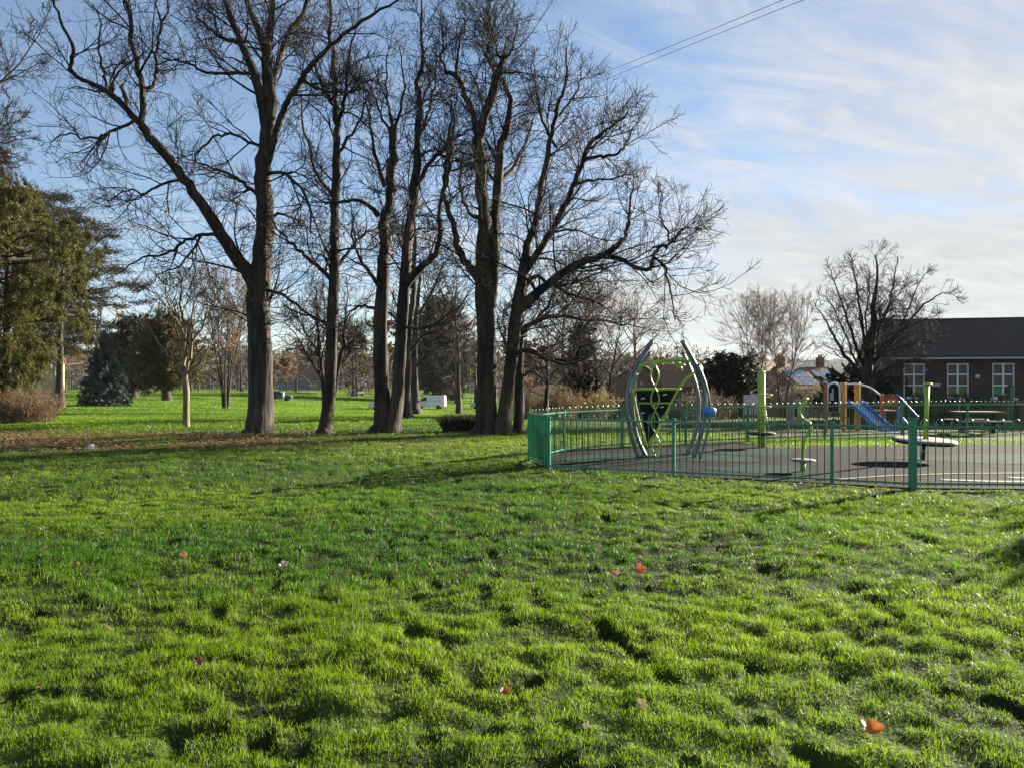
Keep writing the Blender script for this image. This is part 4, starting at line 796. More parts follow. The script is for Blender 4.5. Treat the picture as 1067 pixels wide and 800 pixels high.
arc('panel_bar', [(724, 388), (714, 396), (705, 409), (691, 436), (674, 468)], 17.95, .034, M['lime']); arc('panel_bar', [(659.5, 405), (663, 426), (673, 467)], 17.95, .03, M['lime'])
pw = lambda pts: [(q.x, q.z) for q in (P(x, y, 18.02)-b for x, y in pts)]
mb = MB().prism(pw([(662, 407), (708, 407), (701.5, 418.8), (665, 418.8)]), .04, .07); mb.build('climbing_panel', M['black_panel'], cf)
mb = MB().prism(pw([(665.4, 421), (700.4, 421), (674, 461)]), .04, .07); pnl = mb.build('climbing_panel', M['black_panel'], cf)
mb = MB()
for x, y, s in ((670, 415, 1), (693, 411, 1), (670, 430, .8), (690, 424, .9), (681, 422.5, .9), (676, 440, .7)):
    q = P(x, y, 17.9)-b; k = .05*s; mb.add([(q.x-k*1.3, .07, q.z-k*.5), (q.x+k*1.3, .07, q.z-k*.3), (q.x+k*1.1, .07, q.z+k*.6), (q.x-k*.6, .07, q.z+k*.4), (q.x-k*.8, -.01, q.z-k*.3), (q.x+k*.8, -.01, q.z), (q.x+k*.6, -.01, q.z+k*.4), (q.x-k*.4, -.01, q.z+k*.2)], [(3, 2, 1, 0), (4, 5, 6, 7), (0, 1, 5, 4), (1, 2, 6, 5), (2, 3, 7, 6), (3, 0, 4, 7)])
mb.build('hand_grips', M['grip'], cf)
w1 = []; w2 = []
for i in range(25):
    t = i/24; y = 379+t*97; s = 4.2*abs(math.sin(t*math.pi*4)) ; x0 = 682+1.5*t; w1.append((x0-s, y)); w2.append((x0+s, y))
arc('wavy_rope', w1, 17.8, .018, M['lime'], n=6); arc('wavy_rope', w2, 17.8, .018, M['lime'], n=6)
q = P(708, 380, 17.95)-b; mb = MB(); 
for a in range(5): mb.tube([q, q+Vector((.16*math.cos(a*1.257+.3), .05, .13*math.sin(a*1.257+.3)-.05))], [.03, .012], 6)
mb.build('star_handle', M['lime'], cf)
q = P(739, 428, 17.5)-b; mb = MB().lathe(tuple(q), [(.0, -.13), (.08, -.125), (.145, -.07), (.16, 0), (.145, .06), (.07, .10), (0, .108)], 20); mb.build('seat', M['blue'], cf)
q = P(696, 438, 18.0)-b; mb = MB().tube([P(696, 452, 18)-b, P(710, 440, 18)-b, P(724, 433, 18)-b], .02, 6); mb.build('brace', M['rubber'], cf)
mb = MB().box((P(682, 477, 17.8)-b)+Vector((0, 0, .02)), (.5, .3, .03)); mb.build('base_plate', M['safety'], cf)
# ---- lime pole with spiral ring
d0 = 20.6; b = Vector(((793.5-CX)/F*d0, d0, 0)); sp = thing('spinner_pole', 'thick lime pole with a spiral ring and black foot platform', 'play equipment', b)
mb = MB().tube([(0, 0, -.05), (0, 0, 1.98)], .098, 16).lathe((0, 0, 1.98), [(.098, 0), (.09, .05), (.05, .075), (0, .08)], 16); mb.build('pole', M['lime'], sp)
pts = []
for i in range(41):
    t = i/40; a = math.pi*.6+t*math.pi*3.3; r = .29-.05*t; pts.append((r*math.cos(a), r*math.sin(a), 1.56-.52*t+.05*math.cos(a)))
pts = [(0, 0, 1.6)]+pts+[(0, .02, 1.0)]
MB().tube(pts, .02, 8).build('spiral_ring', M['wood_pale'], sp)
MB().tube([(.08, 0, 1.15), (.2, .1, .55), (.24, .12, .36)], .02, 8).build('hand_rod', M['steel'], sp)
mb = MB().lathe((0, 0, .34), [(.0, 0), (.30, .0), (.36, .03), (.36, .06), (.28, .09), (0, .09)], 24); mb.build('foot_platform', M['rubber'], sp)
# ---- twisted lime stem with a disc
d0 = 14.9; b = Vector(((836.5-CX)/F*d0, d0, 0)); st = thing('spinner_pole', 'short twisted lime pole with a small grey standing disc', 'play equipment', b)
MB().tube([(0, 0, -.05), (0, 0, .20)], .05, 14).build('foot', M['lime'], st)
mb = MB().lathe((0, 0, .205), [(0, 0), (.21, 0), (.235, .015), (.235, .03), (.215, .042), (0, .045)], 32); mb.build('standing_disc', M['disc'], st)
q = [P(x, y, d0)-b for x, y in ((836.5, 481), (837, 466), (838, 457), (844, 449), (843.5, 441), (835, 435), (833, 427), (838, 419.5), (839, 416.5))]
MB().tube(crom(q, 6), .036, 12).lathe(tuple(q[-1]), [(.036, -.005), (.05, .0), (.055, .03), (.03, .045), (0, .05)], 14).build('twisted_pole', M['lime'], st)
# ---- tilted carousel disc with pole
d0 = 17.2; b = Vector(((961.5-CX)/F*d0, d0, 0)); ca = thing('carousel', 'round tilted carousel disc with a tall lime pole through it', 'carousel', b)
MB().tube([(0, 0, -.05), (.03, 0, .42)], .045, 12).build('foot', M['green_dark'], ca)
mb = MB().lathe((0, 0, 0), [(0, -.06), (.5, -.055), (.635, -.03), (.65, 0), (.64, .022), (.60, .03), (0, .03)], 48); dk = mb.build('disc', M['disc'], ca); dk.location = (.04, 0, .45); dk.rotation_euler = (.05, .035, 0)
mb = MB().lathe((0, 0, -.065), [(0, -.02), (.6, -.01), (.655, .02), (.662, .045), (.655, .05)], 48); rm = mb.build('rim', M['rubber'], dk)
MB().tube([(.06, 0, .45), (.10, 0, 1.66)], .05, 12).lathe((.10, 0, 1.66), [(.05, 0), (.10, .01), (.10, .05), (.05, .07), (0, .072)], 14).build('pole', M['lime'], ca)
# ---- toddler slide tower
d0 = 30.0; b = at(878, d0); sl_ = thing('slide_tower', 'small climbing tower with yellow posts, steel slide, arched rails and round red panel', 'slide', b)
Q = lambda x, y, dy=0: Vector(((x-CX)/F*(d0+dy)-b.x, dy, CAMZ-(y-CY)/F*(d0+dy)-b.z))
for x, dy in ((878, 0), (893, 0), (879.5, 1.0), (894, 1.0)):
    q = Q(x, 398.5, dy); mb = MB().box((q.x, dy, q.z/2), (.17, .14, q.z)); mb.build('post', M['yellow'], sl_, .015)
q0 = Q(876, 420); q1 = Q(896, 420); MB().box(((q0.x+q1.x)/2, .5, q0.z), (q1.x-q0.x, 1.0, .06)).build('deck', M['wood'], sl_)
zt = q0.z
mb = MB(); cs = [(0, zt+.02), (.15, zt-.02), (1.25, .32), (1.52, .17), (1.70, .15)]; x0 = Q(885, 420).x; 
for i in range(len(cs)-1):
    (a, za), (c, zc) = cs[i], cs[i+1]; y0, y1 = -.32, .32
    mb.add([(a, y0, za), (c, y0, zc), (c, y1, zc), (a, y1, za), (a, y0, za-.03), (c, y0, zc-.03), (c, y1, zc-.03), (a, y1, za-.03)], [(0, 1, 2, 3), (7, 6, 5, 4), (0, 4, 5, 1), (3, 2, 6, 7)])
ch = mb.build('slide_chute', M['slide_steel'], sl_)
for yy in (-.335, .335):
    mb = MB()
    for (a, za), (c_, zc) in zip(cs[:-1], cs[1:]): mb.add([(a, yy-.012, za-.03), (c_, yy-.012, zc-.03), (c_, yy-.012, zc+.11), (a, yy-.012, za+.11), (a, yy+.012, za-.03), (c_, yy+.012, zc-.03), (c_, yy+.012, zc+.11), (a, yy+.012, za+.11)], [(0, 1, 2, 3), (7, 6, 5, 4), (2, 6, 7, 3), (0, 4, 5, 1)])
    mb.tube([(a, yy, za+.12) for a, za in cs], [.03]*5, 8); mb.build('slide_edge', M['blue'], ch)
ch.location = (x0, -.35, 0); ch.rotation_euler = (0, 0, -1.2)
# left arch panel
mb = MB(); xa, xb = Q(862, 420).x, Q(874.5, 420).x; ztop = Q(0, 399).z; zb = Q(0, 419).z; c = (xa+xb)/2; r = (xb-xa)/2
mb.tube([(xa, -.02, zb-.4)]+[(c-r*math.cos(math.pi*k/10), -.02, ztop-r+r*math.sin(math.pi*k/10)) for k in range(11)]+[(xb, -.02, zb-.4)], .045, 8); mb.build('arch_frame', M['white_paint'], sl_)
ins = [(xa+.04, zb-.35), (xb-.04, zb-.35), (xb-.04, ztop-r)]+[(c+(r-.04)*math.cos(math.pi*k/8), ztop-r+(r-.04)*math.sin(math.pi*k/8)) for k in range(1, 8)]+[(xa+.04, ztop-r)]
MB().prism(ins, -.04, .0).build('arch_panel', M['black_panel'], sl_)
mb = MB().box((c-.09, -.07, zb+.22), (.13, .05, .28)).box((c-.05, -.07, zb+.45), (.05, .05, .2)).box((c+.12, -.07, zb-.02), (.25, .05, .07)); mb.build('panel_toy', mat('toy_grey', (.35, .33, .35), .5), sl_)
q = Q(860, 400); MB().box((q.x, 0, q.z/2), (.12, .12, q.z)).build('side_post', M['orange'], sl_, .01)
# arched rails to the right, round panel, ladder rails
for dy in (-.1, .9): MB().tube(crom([Q(880, 400.5, dy), Q(892, 400, dy), (Q(905, 403, dy)), Q(913, 408, dy), Q(918.5, 413, dy)], 6), .032, 8).build('arched_rail', M['white_paint'], sl_)
for dy in (-.1, .9):
    q = Q(919, 410, dy); MB().box((q.x, dy, q.z/2), (.11, .11, q.z)).build('post', M['orange'], sl_, .01)
q = Q(927.5, 418.5, -.12); MB().lathe((q.x, -.12, q.z), [(0, -.03), (.30, -.03), (.31, 0), (.30, .03), (0, .03)], 28, axis='Y').build('round_panel', M['red'], sl_)
q = Q(927.5, 418.5, -.16); MB().lathe((q.x, -.17, q.z), [(0, -.02), (.09, -.02), (.10, .01)], 12, axis='Y').box((q.x+.14, -.165, q.z+.06), (.14, .02, .05)).box((q.x-.13, -.165, q.z-.05), (.12, .02, .06)).build('panel_picture', M['yellow'], sl_)
q = Q(936, 412); MB().box(((Q(920, 420).x+Q(937, 420).x)/2, .45, Q(0, 428).z), (Q(937, 420).x-Q(920, 420).x, .9, .06)).build('deck', M['wood'], sl_)
for x, dy in ((936, -.1), (936, .9), (921, .9)): q = Q(x, 424, dy); MB().box((q.x, dy, q.z/2), (.09, .09, q.z)).build('post', M['blue'], sl_, .01)
for dy in (-.1, .9):
    MB().tube([Q(934, 411, dy), Q(938, 414, dy), Q(955, 432.5, dy), Q(957, 434, dy)], .032, 8).build('ladder_rail', M['blue'], sl_)
    MB().tube([Q(936, 430, dy), Q(950, 447, dy)], .05, 8).build('ladder_side', M['blue'], sl_)
mb = MB()
for t in (.15, .4, .65, .9): a = Q(936+14*t, 430+17*t, -.1); c_ = Q(936+14*t, 430+17*t, .9); mb.tube([a, c_], .03, 6)
mb.build('rungs', M['blue'], sl_)
# ---- timber picnic table behind the carousel
d0 = 27.4; b = at(1018, d0); pt = thing('picnic_table', 'weathered timber picnic table with black legs on the grass behind the fence', 'picnic table', b, -.15)
mb = MB()
for j in range(5): mb.box((0, -.36+.18*j, .74), (1.5, .165, .045))
mb.build('table_top', M['wood'], pt, .006)
for s in (-1, 1):
    mb = MB().box((0, s*.78, .44), (1.6, .14, .045)).box((0, s*.62, .44), (1.6, .14, .045)); mb.build('bench_seat', M['wood_pale'], pt, .006)
    mb = MB().box((s*.5, 0, .37), (.10, .26, .74)).box((s*.5, 0, .39), (.09, 1.5, .07)); mb.build('leg', M['rubber'], pt)
# ---- small playhouse roof seen beyond the far fence, and a pale play panel
d0 = 40; b = at(829, d0); ph = thing('playhouse', 'little toy playhouse with a pitched brown roof beyond the farthest fence', 'playhouse', b)
mb = MB().box((0, 0, .55), (.75, .75, 1.1)); mb.prism([(-.375, 1.1), (.375, 1.1), (0, 1.5)], -.375, .375, plane='XZ'); mb.build('wall', M['wood_pale'], ph)
mb = MB()
for s in (-1, 1): mb.box((s*.24, 0, 1.36), (.68, .95, .04), rot=Matrix.Rotation(s*.82, 3, 'Y'))
mb.build('roof', M['wood'], ph); MB().box((0, -.38, .62), (.34, .02, .4)).build('window', M['black_panel'], ph)
b = at(783, 38.5); pp = thing('play_panel', 'pale pink and white play panel standing behind the spiral-ring pole', 'play panel', b)
MB().box((0, 0, 1.0), (.75, .06, 1.0)).build('board', mat('panel_pink', (.52, .40, .36), .6, (.6, .56, .52), 3), pp, .01)
for s in (-1, 1): MB().box((s*.36, .06, .72), (.09, .06, 1.5)).build('post', M['wood_pale'], pp, .008)
# ================================================================ school, houses, vehicles
def brick_mat(name, c1, c2, mort, sc=4.2):
    m = bpy.data.materials.new(name); m.use_nodes = True; t = m.node_tree; ns = t.nodes; lk = t.links; b = ns['Principled BSDF']; b.inputs['Roughness'].default_value = .9; b.inputs['Specular IOR Level'].default_value = .2
    tcx = ns.new('ShaderNodeTexCoord'); sp_ = ns.new('ShaderNodeSeparateXYZ'); cb = ns.new('ShaderNodeCombineXYZ'); ad = ns.new('ShaderNodeMath'); ad.operation = 'ADD'
    lk.new(tcx.outputs['Object'], sp_.inputs[0]); lk.new(sp_.outputs[0], ad.inputs[0]); lk.new(sp_.outputs[1], ad.inputs[1]); lk.new(ad.outputs[0], cb.inputs[0]); lk.new(sp_.outputs[2], cb.inputs[1])
    bk = ns.new('ShaderNodeTexBrick'); bk.inputs['Scale'].default_value = sc; bk.inputs['Color1'].default_value = (*c1, 1); bk.inputs['Color2'].default_value = (*c2, 1); bk.inputs['Mortar'].default_value = (*mort, 1); bk.inputs['Mortar Size'].default_value = .016; bk.inputs['Row Height'].default_value = .3; bk.inputs['Brick Width'].default_value = .92
    lk.new(cb.outputs[0], bk.inputs['Vector']); nz = ns.new('ShaderNodeTexNoise'); nz.inputs['Scale'].default_value = .7; nz.inputs['Detail'].default_value = 7; lk.new(tcx.outputs['Object'], nz.inputs['Vector'])
    mxn = ns.new('ShaderNodeMix'); mxn.data_type = 'RGBA'; mxn.blend_type = 'MULTIPLY'; mxn.inputs[0].default_value = .6; lk.new(bk.outputs[0], mxn.inputs[6]); lk.new(nz.outputs[0], mxn.inputs[7]); 
    gm = ns.new('ShaderNodeMix'); gm.data_type = 'RGBA'; gm.blend_type = 'ADD'; gm.inputs[0].default_value = .3; lk.new(mxn.outputs[2], gm.inputs[6]); lk.new(mxn.outputs[2], gm.inputs[7]); lk.new(gm.outputs[2], b.inputs['Base Color'])
    bp = ns.new('ShaderNodeBump'); bp.inputs['Distance'].default_value = .006; lk.new(bk.outputs[1], bp.inputs['Height']); bp.invert = True; lk.new(bp.outputs[0], b.inputs['Normal']); return m
def glass_mat():
    m = bpy.data.materials.new('window_glass'); m.use_nodes = True; ns = m.node_tree.nodes; lk = m.node_tree.links; ns.clear()
    o = ns.new('ShaderNodeOutputMaterial'); mxs = ns.new('ShaderNodeMixShader'); tr = ns.new('ShaderNodeBsdfTransparent'); tr.inputs[0].default_value = (.6, .66, .66, 1); gl = ns.new('ShaderNodeBsdfGlossy'); gl.inputs['Roughness'].default_value = .03
    fr = ns.new('ShaderNodeFresnel'); fr.inputs[0].default_value = 1.4; ad = ns.new('ShaderNodeMath'); ad.operation = 'ADD'; ad.inputs[1].default_value = .01; lk.new(fr.outputs[0], ad.inputs[0]); lk.new(ad.outputs[0], mxs.inputs[0]); lk.new(tr.outputs[0], mxs.inputs[1]); lk.new(gl.outputs[0], mxs.inputs[2]); lk.new(mxs.outputs[0], o.inputs[0]); return m
M['glass'] = glass_mat()
M['brick'] = brick_mat('school_brick', (.105, .062, .052), (.080, .050, .044), (.09, .078, .072))
M['brick_red'] = brick_mat('red_brick', (.26, .10, .07), (.20, .08, .06), (.2, .17, .15))
M['slate'] = mat('slate_roof', (.046, .036, .032), .85, (.068, .054, .049), 2.5, 8, .01, 14, (1, 4, 4), spec=.3)
M['frame_white'] = mat('window_white', (.70, .72, .76), .45)
M['poster_yellow'] = mat('yellow_poster', (.42, .44, .08), .5, (.34, .36, .07), 8)
M['poster_green'] = mat('green_poster', (.06, .52, .14), .5, (.10, .6, .2), 5)
M['dark_room'] = mat('room_lining', (.03, .027, .025), .9)
d0 = 46.0; XL = (931-CX)/F*d0; XR = 44.0; gb = float(gz(27, 46))-.15
sc = thing('school_building', 'long single-storey dark brick school with slate roof and white windows', 'building', (XL, d0, gb), R(-12)); RS = Matrix.Rotation(R(-12), 3, 'Z')
eav = CAMZ-(373.5-CY)/F*d0-gb; rdg = CAMZ-(337-CY)/F*(d0+4.2)-gb; zs = CAMZ-(414.3-CY)/F*d0-gb; zt = CAMZ-(379-CY)/F*d0-gb
wc = [1.15, 3.52, 5.94]; wc += [wc[-1]+2.42*i for i in (1, 2, 3, 4, 5)]; ww = 1.18; Lx = XR-XL; Dp = 8.4
mb = MB(); tk = .3
mb.box((Lx/2, tk/2, zs/2-.15), (Lx, tk, zs+.3)); mb.box((Lx/2, tk/2, (zt+eav)/2), (Lx, tk, eav-zt))
xs = 0
for c in wc+[None]:
    e = (c-ww/2) if c else Lx; mb.box(((xs+e)/2, tk/2, (zs+zt)/2), (e-xs, tk, zt-zs)); xs = (c+ww/2) if c else Lx
mb.box((tk/2, Dp/2, eav/2-.15), (tk, Dp-2*tk, eav+.3)); mb.box((Lx-tk/2, Dp/2, eav/2-.15), (tk, Dp-2*tk, eav+.3)); mb.box((Lx/2, Dp-tk/2, eav/2-.15), (Lx, tk, eav+.3))
for x in (0.0, Lx-tk): mb.prism([(.02, eav), (Dp-.02, eav), (Dp/2, rdg-.12)], x, x+tk, plane='YZ')
mb.build('wall', M['brick'], sc)
mb = MB().box((Lx/2, Dp/2, .05), (Lx-.7, Dp-.7, .04)).box((Lx/2, 3.6, eav/2), (Lx-.7, .05, eav-.2)).box((Lx/2, Dp/2, eav-.03), (Lx-.7, Dp-.7, .04)); mb.build('interior', M['dark_room'], sc)
th = .14; ov = .35; mb = MB()
mb.prism([(-ov, eav-.02), (Dp/2, rdg), (Dp/2, rdg+th), (-ov-.05, eav+th-.02)], -.25, Lx+.25, plane='YZ'); mb.prism([(Dp+ov, eav-.02), (Dp+ov+.05, eav+th-.02), (Dp/2+.002, rdg+th), (Dp/2+.002, rdg)], -.25, Lx+.25, plane='YZ')
rf = mb.build('roof', M['slate'], sc)
mb = MB()    # courses of slates, each a thin step down the slope
nsl = 22
for i in range(nsl):
    t0, t1 = i/nsl, (i+1.12)/nsl; y0 = -ov-.05+(Dp/2+ov)*t0; y1 = -ov-.05+(Dp/2+ov)*min(t1, 1); z0 = eav+th-.02+(rdg-eav)*t0; z1 = eav+th-.02+(rdg-eav)*min(t1, 1)
    mb.add([(-.26, y0, z0+.022), (Lx+.26, y0, z0+.022), (Lx+.26, y1, z1+.006), (-.26, y1, z1+.006), (-.26, y0, z0+.002), (Lx+.26, y0, z0+.002)], [(0, 1, 2, 3), (4, 5, 1, 0)])
mb.build('slates', M['slate'], rf)
MB().tube([(-.27, Dp/2, rdg+th+.02), (Lx+.27, Dp/2, rdg+th+.02)], .09, 8).build('ridge', M['slate'], rf)
mb = MB().box((Lx/2, -ov-.06, eav-.02), (Lx+.5, .10, .10)); mb.build('gutter', mat('gutter_grey', (.42, .42, .42), .5), sc)
for i, c in enumerate(wc):
    mb = MB(); y = .10; f = .075; h = zt-zs
    for s in (-1, 1): mb.box((c+s*(ww/2-f/2), y, (zs+zt)/2), (f, .09, h))
    mb.box((c, y, zt-f/2), (ww-2*f, .09, f)).box((c, y, zs+f/2), (ww-2*f, .09, f)); rows = [zs+f, zs+h*.36, zs+h*.68, zt-f]
    mb.box((c, y, (rows[0]+rows[3])/2), (.095, .08, rows[3]-rows[0]))
    for zr in rows[1:3]:
        for s in (-1, 1): mb.box((c+s*(ww/4-f/2+.024), y, zr), (ww/2-f-.047, .08, .085))
    w = mb.build('window', M['frame_white'], sc)
    MB().box((c, -.03, zs-.045), (ww+.26, .20, .09)).build('sill', M['frame_white'], w)
    pn = MB(); 
    pn.add([(c-ww/2+f, y+.012, zs+f), (c+ww/2-f, y+.012, zs+f), (c+ww/2-f, y+.012, zt-f), (c-ww/2+f, y+.012, zt-f)], [(0, 1, 2, 3)]); pn.build('pane', M['glass'], w)
    if i < 6:
        fl = MB(); xs_ = [(-1, 1), (1,), (-1, 1), (-1,), (1,), (-1, 1)][(i+1) % 6] if i else (1,)
        for s in xs_: fl.box((c+s*(ww/4-f/2+.02), y+.035, (rows[0]+rows[1])/2-.02), (ww/2-f-.06, .01, rows[1]-rows[0]-.12))
        fl.build('coloured_poster', M['poster_green'] if i == 2 else M['poster_yellow'], w)  # the coloured sheets are posters behind the lower panes
q = Vector((XL, d0, 0))+RS @ Vector((2.30, -.025, CAMZ-.06)); tag(MB().box(tuple(q), (.52, .03, .16), R(-12)).build('wall_plaque', mat('plaque', (.55, .53, .48), .6, (.38, .36, .33), 20)), 'small off-white plaque between the first two school windows', 'plaque')
q = Vector((XL, d0, 0))+RS @ Vector((4.54, 0, CAMZ+.43)); wl = thing('wall_lamp', 'round white bulkhead lamp between two school windows', 'lamp', q, R(-12))
MB().lathe((0, -.002, 0), [(.0, -.12), (.10, -.11), (.125, -.06), (.125, -.0)], 20, axis='Y').build('cover', mat('lamp_cover', (.6, .6, .58), .4), wl); MB().lathe((0, -.02, 0), [(.126, -.02), (.14, -.02), (.14, .016), (.126, .016)], 20, axis='Y').build('rim', M['steel'], wl)
# gate pier and dark bollard post at the school boundary
b = at(1046, 42.5); pr = thing('brick_pier', 'short red brick pier in front of the third school window', 'pier', b)
MB().box((0, 0, .72), (.42, .42, 1.55)).build('shaft', M['brick_red'], pr); MB().box((0, 0, 1.54), (.52, .52, .09)).build('coping', mat('coping', (.36, .34, .31), .8), pr, .02)
b = at(1053, 41.8); pr = thing('dark_post', 'thick dark green post beside the red brick pier', 'post', b)
MB().box((0, 0, .95), (.24, .24, 2.0)).build('shaft', M['green_dark'], pr, .02); MB().lathe((0, 0, 1.95), [(.17, 0), (.17, .05), (0, .16)], 4).build('cap', M['rubber'], pr)
b = at(1072, 42.5); pr = thing('boundary_wall', 'low brick wall with pale coping right of the dark green post', 'wall', b)
MB().box((.6, 0, .45), (2.4, .24, 1.0)).build('brickwork', M['brick_red'], pr); MB().box((.6, 0, 1.0), (2.46, .32, .10)).build('coping', mat('coping_pale', (.5, .47, .44), .8), pr, .01)
# ---- houses beyond
M['tile'] = mat('tile_roof', (.13, .066, .040), .85, (.20, .105, .06), 1.6, 8, .02, 12, (1, 4, 1)); M['solar'] = mat('solar_panel', (.30, .31, .36), .16, (.38, .38, .42), 2, metal=.35)
M['render_wall'] = mat('rendered_wall', (.26, .17, .11), .9, (.20, .13, .085), 2); M['win_dark'] = mat('far_window', (.04, .05, .06), .12); M['house_brick'] = brick_mat('house_brick', (.22, .12, .08), (.17, .10, .07), (.2, .18, .15))
def house(label, px, d, wd, dp, he, hr, rz, wall, chim=1, solar=0, axis='X', wins=2, z=None, garage=False):
    b = at(px, d); b.z -= .2; h = thing('house', label, 'house', b, rz, 'houses beyond the park')
    mb = MB().box((0, 0, he/2), (wd, dp, he)); mb.prism([(-dp/2, he), (dp/2, he), (0, hr-.15)], -wd/2, wd/2, plane='YZ'); mb.build('wall', wall, h)
    th = .16; ov = .35; mb = MB(); mb.prism([(-dp/2-ov, he-.16), (0, hr-.04), (0, hr+th), (-dp/2-ov, he-.16+th)], -wd/2-.2, wd/2+.2, plane='YZ'); mb.prism([(dp/2+ov, he-.16), (dp/2+ov, he-.16+th), (.002, hr+th), (.002, hr-.04)], -wd/2-.2, wd/2+.2, plane='YZ'); rf = mb.build('roof', M['tile'], h)
    for i in range(chim):
        x = (-wd/2+1.1) if (i == 0) else wd/2-1.1; c = MB().box((x, .3, hr+.4), (.85, .6, 1.7)).box((x, .3, hr+1.29), (.95, .7, .10)).build('chimney', M['house_brick'], rf); MB().lathe((x-.18, .3, hr+1.34), [(.12, 0), (.10, .35), (0, .36)], 8).lathe((x+.18, .3, hr+1.34), [(.12, 0), (.10, .35), (0, .36)], 8).build('chimney_pots', M['tile'], c)
    for i in range(solar):
        sl = math.atan2(hr-he+.12, dp/2+ov); t = .5; cx = (-wd/2+wd*(i+.5)/solar); L_ = math.hypot(dp/2, hr-he)*.72; M3 = Matrix.Rotation(sl, 3, 'X'); cy_ = -(dp/2+ov)*.5; cz = he-.16+(hr-he+.12)*.5+th
        mb = MB()
        for u_ in range(3):
            for v_ in range(2): mb.box(Vector((cx, cy_, cz))+M3 @ Vector(((u_-1)*wd/solar*.25, (v_-.5)*L_*.5, .05)), (wd/solar*.235, L_*.48, .04), rot=M3)
        mb.build('solar_panels', M['solar'], h)
    for i in range(wins):
        x = -wd/2+wd*(i+.5)/wins
        for zc in ([he*.28, he*.76] if he > 4 else [he*.55]):
            w = MB().box((x, -dp/2-.005, zc), (1.5, .07, 1.15)).build('window', M['frame_white'], h); mb = MB()
            for s in (-1, 1): mb.box((x+s*.36, -dp/2-.045, zc), (.62, .02, .98))
            mb.build('pane', M['win_dark'], w)
    if garage: MB().box((-wd/2+1.7, -dp/2-.03, 1.05), (2.4, .06, 2.1)).build('garage_door', mat('garage_blue', (.10, .30, .55), .5), h)
    return h
house('brown-roofed house seen through the left arch of the climbing frame', 668, 88, 8, 7, 3.8, 6.2, 1.35, M['house_brick'], 0)
house('long brown-roofed house seen through the right arch of the climbing frame', 733, 86, 11, 7.5, 3.6, 5.9, .06, M['house_brick'], 0)
house('brown-roofed house behind the twin birches', 800, 96, 8.5, 7, 4.2, 6.9, .75, M['render_wall'], 1)
house('house with pale solar panels across its roof', 836, 94, 8.6, 7, 3.6, 6.1, .42, M['render_wall'], 2, 2)
b = ground(313, 412); house('grey house with a blue garage door across the field', 318, 250, 15, 8, 4.6, 7.5, .1, mat('grey_wall', (.13, .13, .15), .9, (.18, .17, .18), 1), 1, garage=True)
house('pale house seen through the foliage at the far left', 14, 105, 10, 8, 5, 8.4, .2, mat('cream_wall', (.55, .45, .28), .9, (.48, .38, .24), 1), 1)
b = at(668, 57); gw = thing('garden_wall', 'long low grey wall with pale coping beyond the farthest fence', 'wall', b, .05)
MB().box((0, 0, .55), (9.5, .25, 1.5)).build('wall_body', mat('wall_grey', (.07, .065, .06), .9, (.11, .10, .09), 2), gw); MB().box((0, 0, 1.35), (9.6, .36, .10)).build('coping', mat('coping_grey', (.42, .40, .38), .8), gw)
